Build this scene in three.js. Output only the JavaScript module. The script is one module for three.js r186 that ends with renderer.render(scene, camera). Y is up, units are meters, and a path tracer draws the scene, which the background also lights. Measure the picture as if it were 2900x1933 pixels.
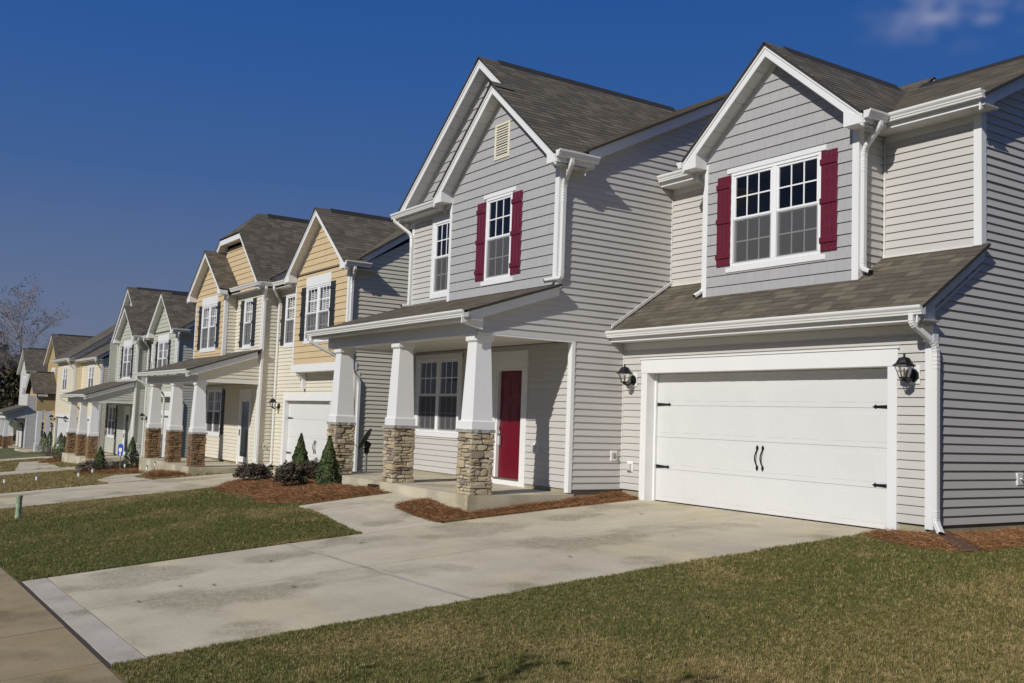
import * as THREE from 'three';
import { mergeGeometries } from 'three/addons/utils/BufferGeometryUtils.js';

// ---------------------------------------------------------------- camera, sky, sun, exposure
const W = 1024, H = 683;
const scene = new THREE.Scene();
const camera = new THREE.PerspectiveCamera(37.94, W / H, 0.1, 2000);
camera.rotation.order = 'YXZ';
camera.rotation.set(0.0782966, 0.9877508, 0.0355603);
camera.position.set(7.509, 1.288, 11.316);
scene.add(camera);

const sunDir = new THREE.Vector3(0.283, 0.541, 0.792).normalize();
const sun = new THREE.DirectionalLight(new THREE.Color(1.0, 0.966, 0.90), 3.7);
sun.position.copy(sunDir).multiplyScalar(120).add(new THREE.Vector3(-20, 0, 0));
sun.target.position.set(-20, 0, 0);
sun.castShadow = true; sun.shadow.mapSize.set(4096, 4096);
Object.assign(sun.shadow.camera, { left: -80, right: 80, top: 60, bottom: -60, near: 1, far: 320 });
scene.add(sun, sun.target);

const renderer = new THREE.WebGLRenderer({ antialias: true });
renderer.setSize(W, H);
renderer.toneMapping = THREE.LinearToneMapping;
renderer.toneMappingExposure = 1.0;
renderer.shadowMap.enabled = true;

// ---------------------------------------------------------------- random numbers and noise
function rng(seed) { let a = seed >>> 0; return () => { a = (a + 0x6D2B79F5) | 0; let t = Math.imul(a ^ (a >>> 15), 1 | a); t = (t + Math.imul(t ^ (t >>> 7), 61 | t)) ^ t; return ((t ^ (t >>> 14)) >>> 0) / 4294967296; }; }
const hash2 = (x, y, s = 0) => { let h = Math.imul(x | 0, 374761393) + Math.imul(y | 0, 668265263) + Math.imul(s, 974634541); h = Math.imul(h ^ (h >>> 13), 1274126177); return ((h ^ (h >>> 16)) >>> 0) / 4294967296; };
function vnoise(x, y, s = 0, per = 0) {
  const xi = Math.floor(x), yi = Math.floor(y); let fx = x - xi, fy = y - yi; fx = fx * fx * (3 - 2 * fx); fy = fy * fy * (3 - 2 * fy);
  const m = per ? (v) => ((v % per) + per) % per : (v) => v;
  const a = hash2(m(xi), m(yi), s), b = hash2(m(xi + 1), m(yi), s), c = hash2(m(xi), m(yi + 1), s), d = hash2(m(xi + 1), m(yi + 1), s);
  return a + (b - a) * fx + (c - a) * fy + (a - b - c + d) * fx * fy;
}
function fbm(x, y, s = 0, oct = 4, per = 0) { let r = 0, a = 0.5, n = 0; for (let i = 0; i < oct; i++) { r += a * vnoise(x, y, s + i * 17, per); n += a; a *= 0.5; x *= 2; y *= 2; per *= 2; } return r / n; }
const clamp = (v, a = 0, b = 1) => Math.min(b, Math.max(a, v));
const sstep = (a, b, x) => { const t = clamp((x - a) / (b - a)); return t * t * (3 - 2 * t); };
const lerp = (a, b, t) => a + (b - a) * t;

// ---------------------------------------------------------------- sky: clear deep blue, a wisp of cloud
{
  const w = 1024, h = 512, d = new Float32Array(w * h * 4);
  const st = [[-90, .10, .11, .09], [-1, .12, .14, .18], [0, .170, .200, .270], [4, .138, .176, .276], [8, .098, .152, .290], [13, .052, .120, .306], [19, .029, .101, .316], [25, .0180, .086, .305], [40, .0125, .061, .25], [90, .010, .046, .20]];
  for (let j = 0; j < h; j++) {
    const el = (j + .5) / h * 180 - 90;
    let k = 0; while (k < st.length - 2 && el > st[k + 1][0]) k++;
    const t = clamp((el - st[k][0]) / (st[k + 1][0] - st[k][0]));
    for (let i = 0; i < w; i++) {
      const az = ((i + .5) / w - .5) * 2 * Math.PI;   // u=.5 looks to +x
      const ce = Math.cos(el * Math.PI / 180), dx = Math.cos(az) * ce, dz = Math.sin(az) * ce, dy = Math.sin(el * Math.PI / 180);
      const cs = dx * sunDir.x + dy * sunDir.y + dz * sunDir.z;
      const halo = el > -1 ? .16 * Math.pow(clamp(cs), 12) + .03 * Math.pow(clamp(cs), 3) : 0;
      let c = [0, 1, 2].map((q) => lerp(st[k][q + 1], st[k + 1][q + 1], t));
      c = [c[0] + halo * 1.05, c[1] + halo, c[2] + halo * .92];
      // a thin cloud low in the deep blue above the roofs
      const caz = Math.atan2(dz, dx) * 180 / Math.PI, u = (caz + 122.6) / 2.3, v = (el - 21.75) / .85;
      const rr = u * u + v * v;
      if (rr < 6 && el > 5) {
        const n = fbm(u * 2.1 + v * .9 + 7, v * 2.3 - u * .6 + 3, 5, 5), f = clamp((n - .40) * 3.2) * Math.exp(-rr * .62) * 1.1;
        c = [lerp(c[0], .27, f), lerp(c[1], .30, f), lerp(c[2], .46, f)];
      }
      const o = (j * w + i) * 4; d[o] = c[0]; d[o + 1] = c[1]; d[o + 2] = c[2]; d[o + 3] = 1;
    }
  }
  const sky = new THREE.DataTexture(d, w, h, THREE.RGBAFormat, THREE.FloatType);
  sky.mapping = THREE.EquirectangularReflectionMapping; sky.magFilter = THREE.LinearFilter; sky.minFilter = THREE.LinearFilter; sky.wrapS = THREE.RepeatWrapping; sky.needsUpdate = true;
  scene.background = sky; scene.environment = sky;
}

// ---------------------------------------------------------------- textures and materials
function makeTex(size, fn, srgb) {
  const d = new Uint8Array(size * size * 4);
  for (let j = 0; j < size; j++) for (let i = 0; i < size; i++) {
    const c = fn(i / size, j / size), o = (j * size + i) * 4;
    for (let q = 0; q < 3; q++) { let v = clamp(c[q]); if (srgb) v = v < .0031308 ? v * 12.92 : 1.055 * Math.pow(v, 1 / 2.4) - .055; d[o + q] = v * 255; } d[o + 3] = 255;
  }
  const t = new THREE.DataTexture(d, size, size); t.wrapS = t.wrapT = THREE.RepeatWrapping; t.magFilter = THREE.LinearFilter; t.minFilter = THREE.LinearMipmapLinearFilter; t.generateMipmaps = true;
  if (srgb) t.colorSpace = THREE.SRGBColorSpace; t.needsUpdate = true; return t;
}
const rep = (t, metres) => { const c = t.clone(); c.repeat.set(1 / metres, 1 / metres); c.needsUpdate = true; return c; };
const texSpeck = makeTex(256, (u, v) => { const n = .72 + .28 * vnoise(u * 128, v * 128, 3, 128) + .16 * (fbm(u * 8, v * 8, 9, 4, 8) - .5); return [n, n, n]; });
const texWeather = makeTex(512, (u, v) => { const a = fbm(u * 4, v * 4, 31, 5, 4), b = vnoise(u * 160, v * 160, 5, 160); const n = .955 + .06 * (a - .5) + .018 * (b - .5); return [n, n * (1 - .006 * a), n * (1 - .012 * a)]; });
const texGrain = makeTex(512, (u, v) => { const n = .5 + .5 * (fbm(u * 6, v * 90, 12, 3, 0) - .5) + .2 * (vnoise(u * 20, v * 200, 2, 0) - .5); return [n, n, n]; });
const texShingle = makeTex(512, (u, v) => { const a = vnoise(u * 256, v * 256, 3, 256), b = vnoise(u * 128, v * 128, 8, 128), c = fbm(u * 5, v * 5, 18, 4, 5); const n = .60 + .34 * a + .22 * (b - .5) + .22 * (c - .5); return [n, n * .985, n * .955]; });
const texStone = makeTex(512, (u, v) => { const a = fbm(u * 10, v * 22, 6, 5, 0), b = vnoise(u * 150, v * 150, 4, 150), c = fbm(u * 4, v * 4, 77, 3, 4); const n = .55 + .62 * (a - .3) + .16 * (b - .5); return [n * (1 + .12 * (c - .5)), n, n * (1 - .2 * (c - .5))]; });
const texConcrete = makeTex(1024, (u, v) => {
  const a = fbm(u * 5, v * 5, 41, 6, 5), b = fbm(u * 12, v * 12, 57, 5, 12), g = vnoise(u * 420, v * 420, 2, 420), g2 = vnoise(u * 170, v * 170, 12, 170), br = fbm(u * 5, v * 60, 15, 3, 5), st = sstep(.47, .66, fbm(u * 5, v * 5, 91, 6, 5)), y = sstep(.50, .70, fbm(u * 4, v * 4, 123, 6, 4)), pit = sstep(.80, .95, vnoise(u * 260, v * 260, 66, 260));
  const f = sstep(.30, .62, g * .55 + g2 * .45 + (b - .5) * .5);
  let n = .86 + .24 * (a - .5) + .22 * (b - .5) + .16 * (g - .5) + .06 * (br - .5) - .36 * st * (.30 + .70 * f) - .08 * pit;
  return [n, n * (.972 - .025 * y * f), n * (.885 - .06 * st * f - .13 * y * f)];
}, true);
const texSoil = makeTex(1024, (u, v) => {
  const p = sstep(.42, .62, fbm(u * 7, v * 7, 71, 5, 7)), f = vnoise(u * 400, v * 400, 7, 400), m = fbm(u * 40, v * 40, 8, 4, 40);
  const k = .55 + .75 * (m - .2) * (.6 + .8 * f); const g = [.088, .105, .026], t = [.165, .135, .062];
  return [0, 1, 2].map((q) => lerp(g[q], t[q], p * .75) * k * 1.15);
}, true);
const texStraw = makeTex(512, (u, v) => { const a = fbm(u * 70, v * 26, 3, 4, 0), b = fbm(u * 26 + 5, v * 70, 13, 4, 0), n = .16 + .9 * (a * .5 + b * .5 - .3); return [.30 * n, .135 * n, .05 * n]; }, true);
const texBark = makeTex(256, (u, v) => { const n = .4 + fbm(u * 24, v * 5, 3, 4, 0) * .9; return [n, n, n]; });

const lin = (r, g, b) => new THREE.Color().setRGB(r, g, b);
const M = {};
function mat(name, color, o = {}) { const m = new THREE.MeshStandardMaterial({ color: lin(...color), roughness: .6, metalness: 0, side: THREE.DoubleSide, ...o }); m.name = name; M[name] = m; return m; }
const weather = rep(texWeather, 1.7), grainB = rep(texGrain, .8), speck = rep(texSpeck, .35), concA = rep(texConcrete, 4.6), concB = rep(texConcrete, 3.1), shing = rep(texShingle, .55), stoneT = rep(texStone, .30), soilT = rep(texSoil, 9), strawT = rep(texStraw, .7), barkT = rep(texBark, .6);
const tone = (c, k) => c.map((v) => v * k);
function sidingSet(name, c, rough = .55) { return [0.985, 1, 1.012].map((k, i) => mat(name + i, tone(c, k), { roughness: rough, map: weather, bumpMap: grainB, bumpScale: .0006 })); }
const SID = {
  grey: sidingSet('siding_greige', [.545, .525, .492]), shake: sidingSet('shake_grey', [.395, .392, .392], .7),
  cream: sidingSet('siding_cream', [.70, .655, .535]), tan: sidingSet('shake_tan', [.60, .465, .275], .7),
  green: sidingSet('siding_sage', [.50, .505, .435]), sageshake: sidingSet('shake_sage', [.47, .475, .40], .7),
  butter: sidingSet('siding_butter', [.74, .66, .48]), ochre: sidingSet('siding_ochre', [.50, .36, .17]), pale: sidingSet('siding_pale', [.62, .60, .56]),
};
mat('trim', [.80, .80, .79], { roughness: .42, map: weather }); mat('sheath', [.45, .43, .40], { roughness: .9 });
mat('soffit', [.70, .69, .655], { roughness: .5, map: weather }); mat('gutter', [.78, .775, .75], { roughness: .32, map: weather });
mat('vinylframe', [.83, .83, .83], { roughness: .3 }); mat('vent', [.70, .66, .52], { roughness: .5 });
mat('doorwhite', [.70, .70, .69], { roughness: .38, map: weather }); mat('burgundy', [.118, .0075, .024], { roughness: .5, bumpMap: grainB, bumpScale: .001 });
mat('reddoor', [.135, .003, .014], { roughness: .28 }); mat('blackshut', [.016, .020, .022], { roughness: .45 }); mat('blackmetal', [.012, .012, .013], { roughness: .4, metalness: .3 });
mat('steel', [.60, .60, .58], { roughness: .25, metalness: 1 }); mat('brass', [.60, .42, .16], { roughness: .3, metalness: 1 });
mat('concrete', [.585, .53, .425], { roughness: .9, map: concA }); mat('walk', [.60, .55, .45], { roughness: .9, map: concB }); mat('sidewalk', [.345, .275, .168], { roughness: .92, map: concB }); mat('edge', [.52, .485, .44], { roughness: .9, map: concB }); mat('footing', [.40, .365, .28], { roughness: .95, map: concB });
mat('mortar', [.20, .18, .14], { roughness: 1 }); mat('stonecap', [.50, .48, .43], { roughness: .95, map: stoneT, bumpMap: stoneT, bumpScale: .006 });
const STONE = [[.42, .345, .23], [.50, .42, .30], [.38, .31, .20], [.56, .49, .36], [.33, .265, .18], [.25, .20, .17], [.48, .39, .24], [.44, .37, .25], [.52, .43, .28]].map((c, i) => mat('ledgestone' + i, tone(c, 1.5), { roughness: .92, map: stoneT, bumpMap: stoneT, bumpScale: .006 }));
const BSTONE = [[.30, .185, .09], [.25, .15, .075], [.34, .22, .115], [.20, .125, .07], [.28, .19, .11]].map((c, i) => mat('brownstone' + i, tone(c, 1.25), { roughness: .92, map: stoneT, bumpMap: stoneT, bumpScale: .006 }));
const SHING = [.80, .93, 1.04, 1.20, 1.40].map((k, i) => mat('shingle' + i, tone([.138, .118, .087], k), { roughness: .95, map: shing, bumpMap: shing, bumpScale: .003 }));
mat('shingleV', [1, 1, 1], { roughness: .95, map: shing, bumpMap: shing, bumpScale: .003, vertexColors: true }); mat('deck', [.03, .028, .027], { roughness: .9 }); mat('vent_ridge', [.018, .017, .018], { roughness: .9 });
mat('room', [.30, .28, .25], { roughness: .95 }); mat('blind', [.80, .80, .76], { roughness: .6 }); mat('screenframe', [.55, .55, .55], { roughness: .5 });
mat('screen', [.115, .115, .12], { roughness: .9, transparent: true, opacity: .60 }); mat('bulb', [.9, .86, .75], { roughness: .2 });
M.glass = new THREE.MeshPhysicalMaterial({ color: 0xffffff, roughness: .01, transmission: 1, thickness: 0, ior: 1.55, side: THREE.DoubleSide }); M.glass.name = 'glass';
mat('soil', [1, 1, 1], { roughness: 1, map: soilT }); mat('straw', [1, 1, 1], { roughness: 1, map: strawT, bumpMap: strawT, bumpScale: .03 }); mat('asphalt', [.05, .05, .052], { roughness: .95, map: speck });
mat('bark', [.20, .155, .115], { roughness: 1, map: barkT, bumpMap: barkT, bumpScale: .02 }); mat('pipegreen', [.36, .46, .34], { roughness: .55, map: rep(texConcrete, .5) }); mat('plasticbrown', [.13, .075, .055], { roughness: .55 }); mat('dish', [.12, .125, .125], { roughness: .55 }); mat('wire', [.3, .3, .3], { roughness: .4, metalness: .6 });
const leafMat = (name, c, tr = .25) => { const m = new THREE.MeshPhysicalMaterial({ color: lin(...c), roughness: .75, transmission: tr, thickness: 0, side: THREE.DoubleSide, vertexColors: true }); m.name = name; M[name] = m; return m; };
leafMat('leaf_arb', [1, 1, 1], .15); leafMat('leaf_any', [1, 1, 1], .2);

// ---------------------------------------------------------------- mesh builder
const V3 = (x, y, z) => new THREE.Vector3(x, y, z);
class G {
  constructor(col) { this.p = []; this.c = col ? [] : null; this.cc = [1, 1, 1]; }
  tri(a, b, c) { for (const v of [a, b, c]) { this.p.push(v.x, v.y, v.z); if (this.c) this.c.push(...this.cc); } return this; }
  quad(a, b, c, d) { this.tri(a, b, c); return this.tri(a, c, d); }
  fan(pts) { for (let i = 1; i < pts.length - 1; i++) this.tri(pts[0], pts[i], pts[i + 1]); return this; }
  mbox(map, u0, u1, v0, v1, d0, d1) {
    const P = (u, v, d) => map(u, v, d), a = P(u0, v0, d1), b = P(u1, v0, d1), c = P(u1, v1, d1), e = P(u0, v1, d1), f = P(u0, v0, d0), g = P(u1, v0, d0), h = P(u1, v1, d0), i = P(u0, v1, d0);
    return this.quad(a, b, c, e).quad(g, f, i, h).quad(f, a, e, i).quad(b, g, h, c).quad(e, c, h, i).quad(f, g, b, a);
  }
  box(x0, y0, z0, x1, y1, z1) { return this.mbox((u, v, d) => V3(u, v, d), x0, x1, y0, y1, z0, z1); }
  // chamfered bar in (u,v,d): front edges bevelled
  cbox(map, u0, u1, v0, v1, d0, d1, r = .006) {
    const F = (u, v, d) => map(u, v, d), di = d1 - r;
    const o = [F(u0, v0, di), F(u1, v0, di), F(u1, v1, di), F(u0, v1, di)], n = [F(u0 + r, v0 + r, d1), F(u1 - r, v0 + r, d1), F(u1 - r, v1 - r, d1), F(u0 + r, v1 - r, d1)], k = [F(u0, v0, d0), F(u1, v0, d0), F(u1, v1, d0), F(u0, v1, d0)];
    this.quad(...n); for (let i = 0; i < 4; i++) { const j = (i + 1) % 4; this.quad(o[i], o[j], n[j], n[i]); this.quad(k[i], k[j], o[j], o[i]); } return this;
  }
  prism(map, poly, d0, d1) {           // polygon in (u,v), extruded along d
    const sh = poly.map(([u, v]) => new THREE.Vector2(u, v)), tr = THREE.ShapeUtils.triangulateShape(sh, []);
    for (const [i, j, k] of tr) { const q = (n, d) => map(poly[n][0], poly[n][1], d); this.tri(q(i, d1), q(j, d1), q(k, d1)); this.tri(q(i, d0), q(k, d0), q(j, d0)); }
    for (let i = 0; i < poly.length; i++) { const j = (i + 1) % poly.length, A = poly[i], B = poly[j]; this.quad(map(A[0], A[1], d0), map(B[0], B[1], d0), map(B[0], B[1], d1), map(A[0], A[1], d1)); }
    return this;
  }
  add(geo, m) { const g = geo.index ? geo.toNonIndexed() : geo, a = g.attributes.position, v = new THREE.Vector3(); for (let i = 0; i < a.count; i++) { v.fromBufferAttribute(a, i); if (m) v.applyMatrix4(m); this.p.push(v.x, v.y, v.z); if (this.c) this.c.push(...this.cc); } return this; }
  get empty() { return this.p.length === 0; }
  geo(crease) {
    const n = this.p.length / 9, p = new Float32Array(this.p), nr = new Float32Array(p.length), uv = new Float32Array(n * 6), a = V3(), b = V3(), c = V3(), e = V3(), f = V3();
    for (let i = 0; i < n; i++) {
      const o = i * 9; a.set(p[o], p[o + 1], p[o + 2]); b.set(p[o + 3], p[o + 4], p[o + 5]); c.set(p[o + 6], p[o + 7], p[o + 8]);
      e.subVectors(b, a); f.subVectors(c, a); e.cross(f).normalize();
      const ax = Math.abs(e.x), ay = Math.abs(e.y), az = Math.abs(e.z), w = ay > .8 ? 0 : ax > az ? 1 : 2;
      [a, b, c].forEach((v, k) => { nr.set([e.x, e.y, e.z], o + k * 3); uv.set(w === 0 ? [v.x, v.z] : w === 1 ? [v.z, v.y] : [v.x, v.y], i * 6 + k * 2); });
    }
    const g = new THREE.BufferGeometry(); g.setAttribute('position', new THREE.BufferAttribute(p, 3)); g.setAttribute('normal', new THREE.BufferAttribute(nr, 3)); g.setAttribute('uv', new THREE.BufferAttribute(uv, 2));
    if (this.c) g.setAttribute('color', new THREE.BufferAttribute(new Float32Array(this.c), 3));
    return g;
  }
  mesh(name, m, parent) { return addMesh(name, this.geo(), m, parent); }
}
const used = new Map();
function numbered(n) { const k = used.get(n) || 0; used.set(n, k + 1); return k ? n + '_' + String(k).padStart(3, '0') : n; }
function addMesh(name, geo, m, parent) { const o = new THREE.Mesh(geo, m); o.name = parent && parent !== scene ? name : numbered(name); o.castShadow = o.receiveShadow = true; (parent || scene).add(o); return o; }
function group(name, parent) { const o = new THREE.Group(); o.name = parent && parent !== scene ? name : numbered(name); (parent || scene).add(o); return o; }
function tag(o, label, category, grp) { o.userData.label = label; o.userData.category = category; if (grp) o.userData.group = grp; return o; }
const structure = (o) => { o.userData.kind = 'structure'; return o; };
const stuff = (o) => { o.userData.kind = 'stuff'; return o; };
const wz = (at) => (u, v, d) => V3(u, v, at + d);            // wall facing +z, u = x
const wx = (at) => (u, v, d) => V3(at + d, v, -u);           // wall facing +x, u = -z
const wnx = (at) => (u, v, d) => V3(at - d, v, u);           // wall facing -x, u = z

// ---------------------------------------------------------------- courses of boards, shakes and shingles over a polygon
function scan(poly, v) { const r = []; for (let i = 0; i < poly.length; i++) { const [u0, v0] = poly[i], [u1, v1] = poly[(i + 1) % poly.length]; if ((v0 <= v) !== (v1 <= v)) r.push(u0 + (u1 - u0) * (v - v0) / (v1 - v0)); } r.sort((a, b) => a - b); const o = []; for (let i = 0; i + 1 < r.length; i += 2) o.push([r[i], r[i + 1]]); return o; }
function clipU(pts, lim, sgn) { const o = []; for (let i = 0; i < pts.length; i++) { const A = pts[i], B = pts[(i + 1) % pts.length], a = (A[0] - lim) * sgn, b = (B[0] - lim) * sgn; if (a >= 0) o.push(A); if (a * b < 0) { const t = a / (a - b); o.push([lim, A[1] + (B[1] - A[1]) * t]); } } return o; }
function courses({ map, poly, holes = [], start, h, lip = .021, base = .001, cells, seams, emit, seed = 1, jit = 0 }) {
  const R = rng(seed), vs = poly.map((p) => p[1]), vmin = Math.min(...vs), vmax = Math.max(...vs), brk = [...vs, ...holes.flatMap((q) => [q[2], q[3]])];
  const k0 = Math.floor((vmin - start) / h + 1e-6);
  for (let k = k0; start + k * h < vmax - 1e-4; k++) {
    const c0 = start + k * h, c1 = c0 + h, a0 = Math.max(c0, vmin), a1 = Math.min(c1, vmax);
    const bs = [a0, ...brk.filter((v) => v > a0 + .004 && v < a1 - .004), a1].sort((p, q) => p - q);
    const parts = new Map(), off = cells ? R() * cells[1] : 0, seam = seams && R() < .75 ? R() : -1;
    for (let s = 0; s + 1 < bs.length; s++) {
      const va = bs[s], vb = bs[s + 1]; if (vb - va < .002) continue;
      const lo = scan(poly, va + 1e-4), hi = scan(poly, vb - 1e-4); let prs = lo.length === hi.length ? lo.map((q, i) => [q[0], q[1], hi[i][0], hi[i][1]]) : [];
      for (const [h0, h1, g0, g1] of holes) { if (g0 > vb - .003 || g1 < va + .003) continue; prs = prs.flatMap((q) => { const r = []; if (q[0] < h0 || q[2] < h0) r.push([q[0], Math.min(q[1], h0), q[2], Math.min(q[3], h0)]); if (q[1] > h1 || q[3] > h1) r.push([Math.max(q[0], h1), q[1], Math.max(q[2], h1), q[3]]); return r.filter((w) => w[1] - w[0] > .004 || w[3] - w[2] > .004); }); }
      prs.forEach((q, pi) => {
        const quad = [[q[0], va], [q[1], va], [q[3], vb], [q[2], vb]], uL = Math.min(q[0], q[2]), uR = Math.max(q[1], q[3]);
        const emitCell = (pts, key, w0, dd) => {
          if (pts.length < 3) return; if (!parts.has(key)) parts.set(key, { g: new G(), k, u: w0 }); const g = parts.get(key).g;
          const D = (v) => dd + base + (lip - base) * (1 - (v - c0) / h), P = (a) => map(a[0], a[1], D(a[1]));
          g.fan(pts.map(P));
          for (let i = 0; i < pts.length; i++) { const A = pts[i], B = pts[(i + 1) % pts.length]; if (Math.abs(A[1] - c0) < .003 && Math.abs(B[1] - c0) < .003 || cells) g.quad(map(A[0], A[1], 0), map(B[0], B[1], 0), P(B), P(A)); }
        };
        if (cells) { let u = uL - off * (.3 + .7 * ((k * 7) % 5) / 5), n = 0; const r2 = rng(seed * 977 + k * 131 + pi); while (u < uR) { const w = lerp(cells[0], cells[1], r2()), dd = (r2() - .5) * jit; let p = clipU(quad, Math.max(u + cells[2] / 2, -1e9), 1); p = clipU(p, u + w - cells[2] / 2, -1); if (p.length > 2) emitCell(p, pi + ':' + n + (holes.length ? ':' + s : ''), u + w / 2, dd); u += w; n++; } }
        else if (seam >= 0 && uR - uL > 3) { const us = lerp(uL + .6, uR - .6, seam); emitCell(clipU(quad, us + .025, -1), pi + 'a', us, .0022); emitCell(clipU(quad, us, 1), pi + 'b', us, 0); }
        else emitCell(quad, pi + '', uL, 0);
      });
    }
    for (const q of parts.values()) emit(q.g, R, q.k, q.u);
  }
}
function slabWithHoles(map, poly, holes, d0, d1) {
  const vm = Math.min(...poly.map((p) => p[1])), low = holes.filter((q) => q[2] <= vm + .01), pl = [...poly];
  holes = holes.filter((q) => q[2] > vm + .01); if (low.length && Math.abs(poly[0][1] - poly[1][1]) < 1e-6) { const dir = poly[1][0] > poly[0][0] ? 1 : -1; low.sort((a, b) => (a[0] - b[0]) * dir); pl.splice(1, 0, ...low.flatMap((q) => { const [a, b] = dir > 0 ? [q[0], q[1]] : [q[1], q[0]]; return [[a, vm], [a, q[3]], [b, q[3]], [b, vm]]; })); }
  const g = new G(), sh = pl.map((p) => new THREE.Vector2(...p)); if (THREE.ShapeUtils.isClockWise(sh)) sh.reverse();
  const hs = holes.map(([a, b, c, d]) => [[a, c], [a, d], [b, d], [b, c]].map((p) => new THREE.Vector2(...p)));
  const all = [...sh, ...hs.flat()], tr = THREE.ShapeUtils.triangulateShape(sh, hs);
  for (const [i, j, k] of tr) { const q = (n, d) => map(all[n].x, all[n].y, d); g.tri(q(i, d1), q(j, d1), q(k, d1)); g.tri(q(i, d0), q(k, d0), q(j, d0)); }
  for (const lp of [sh, ...hs]) for (let i = 0; i < lp.length; i++) { const A = lp[i], B = lp[(i + 1) % lp.length]; g.quad(map(A.x, A.y, d0), map(B.x, B.y, d0), map(B.x, B.y, d1), map(A.x, A.y, d1)); }
  return g;
}
const EXP = .1143, SHK = .177;
// a wall: sheathing slab with openings, boards in front of it
function lapWall(par, o) {
  const { map, poly, holes = [], mats, start = 0.155, h = EXP, single = true, seed = 3, seams = false } = o;
  const solid = holes.filter((q) => !q[4]); // openings cut through the sheathing
  const wall = slabWithHoles(map, poly, solid, -.09, -.001).mesh('wall', M.sheath, par);
  if (single) courses({ map, poly, holes, start, h, seams, seed, emit: (g, R) => { if (!g.empty) g.mesh('siding_board', mats[Math.floor(R() * 3)], wall); } });
  else { const all = new G(); courses({ map, poly, holes, start, h, seed, emit: (g) => { for (const x of g.p) all.p.push(x); } }); stuff(all.mesh('siding_boards', mats[1], wall)); }
  return wall;
}
function shakeWall(par, o) {
  const { map, poly, holes = [], mats, start, h = SHK, mode = 'single', seed = 5 } = o;
  const wall = slabWithHoles(map, poly, holes.filter((q) => !q[4]), -.09, -.001).mesh('shake_wall', M.sheath, par);
  const all = [new G(), new G(), new G()]; let rows = new Map();
  courses({ map, poly, holes, start, h, lip: .023, base: .003, cells: [.10, .235, .0022], seed, jit: .0012, emit: (g, R, k) => {
    const m = Math.floor(R() * 3);
    if (mode === 'single') g.mesh('shake', mats[m], wall); else for (const x of g.p) all[m].p.push(x);
  } });
  if (mode !== 'single') all.forEach((g, i) => { if (!g.empty) stuff(g.mesh('shakes', mats[i], wall)); });
  return wall;
}
// a roof slope: O = corner, U along the eave, S up the slope
function roofSlope(par, { O, U, S, poly, single, seed = 11, exp = .142, name = 'roof' }) {
  U = U.clone().normalize(); S = S.clone().normalize(); const N = V3().crossVectors(U, S).normalize(); if (N.y < 0) N.negate();
  const map = (u, s, d) => O.clone().addScaledVector(U, u).addScaledVector(S, s).addScaledVector(N, d);
  const deck = slabWithHoles(map, poly, [], -.035, 0).mesh(name, M.deck, par);
  const col = new G(true), smin = Math.min(...poly.map((p) => p[1]));
  courses({ map, poly, start: smin - .02, h: exp, lip: .010, base: .0035, cells: [.16, .36, .0035], seed, emit: (g, R) => {
    const i = Math.min(4, Math.floor(Math.pow(R(), 1.15) * 5));
    if (single) g.mesh('shingle', SHING[i], deck);
    else { const k = [.80, .92, 1.03, 1.16, 1.34][i] * (.95 + .1 * R()), c = [.138 * k, .118 * k, .087 * k]; for (const x of g.p) col.p.push(x); for (let q = 0; q < g.p.length / 3; q++) col.c.push(...c); }
  } });
  if (!single) stuff(col.mesh('shingles', M.shingleV, deck));
  return deck;
}
function board3(par, name, A, B, hgt, out, thick, m, drop = 0) {    // board hung between two points, vertical face
  const g = new G(), up = V3(0, 1, 0), o = out.clone().multiplyScalar(thick), dn = up.clone().multiplyScalar(-hgt), d0 = up.clone().multiplyScalar(-drop);
  const a = A.clone().add(d0), b = B.clone().add(d0), c = b.clone().add(dn), e = a.clone().add(dn);
  const a2 = a.clone().add(o), b2 = b.clone().add(o), c2 = c.clone().add(o), e2 = e.clone().add(o);
  g.quad(a2, b2, c2, e2).quad(b, a, e, c).quad(a, b, b2, a2).quad(e, e2, c2, c).quad(a, a2, e2, e).quad(b, c, c2, b2); return g.mesh(name, m, par);
}
const GP = [[0, 0], [.078, 0], [.082, .022], [.092, .030], [.096, .052], [.110, .068], [.121, .086], [.121, .112], [.108, .116], [.108, .104], [0, .104]];
function gutter(par, A, B, out, k = 1) {           // A,B bottom back line
  const L = B.clone().sub(A), len = L.length(); L.normalize(); const g = new G();
  g.prism((u, v, d) => A.clone().addScaledVector(out, u * k).addScaledVector(V3(0, 1, 0), v * k).addScaledVector(L, d), GP, 0, len);
  return g.mesh('gutter', M.gutter, par);
}
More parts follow.
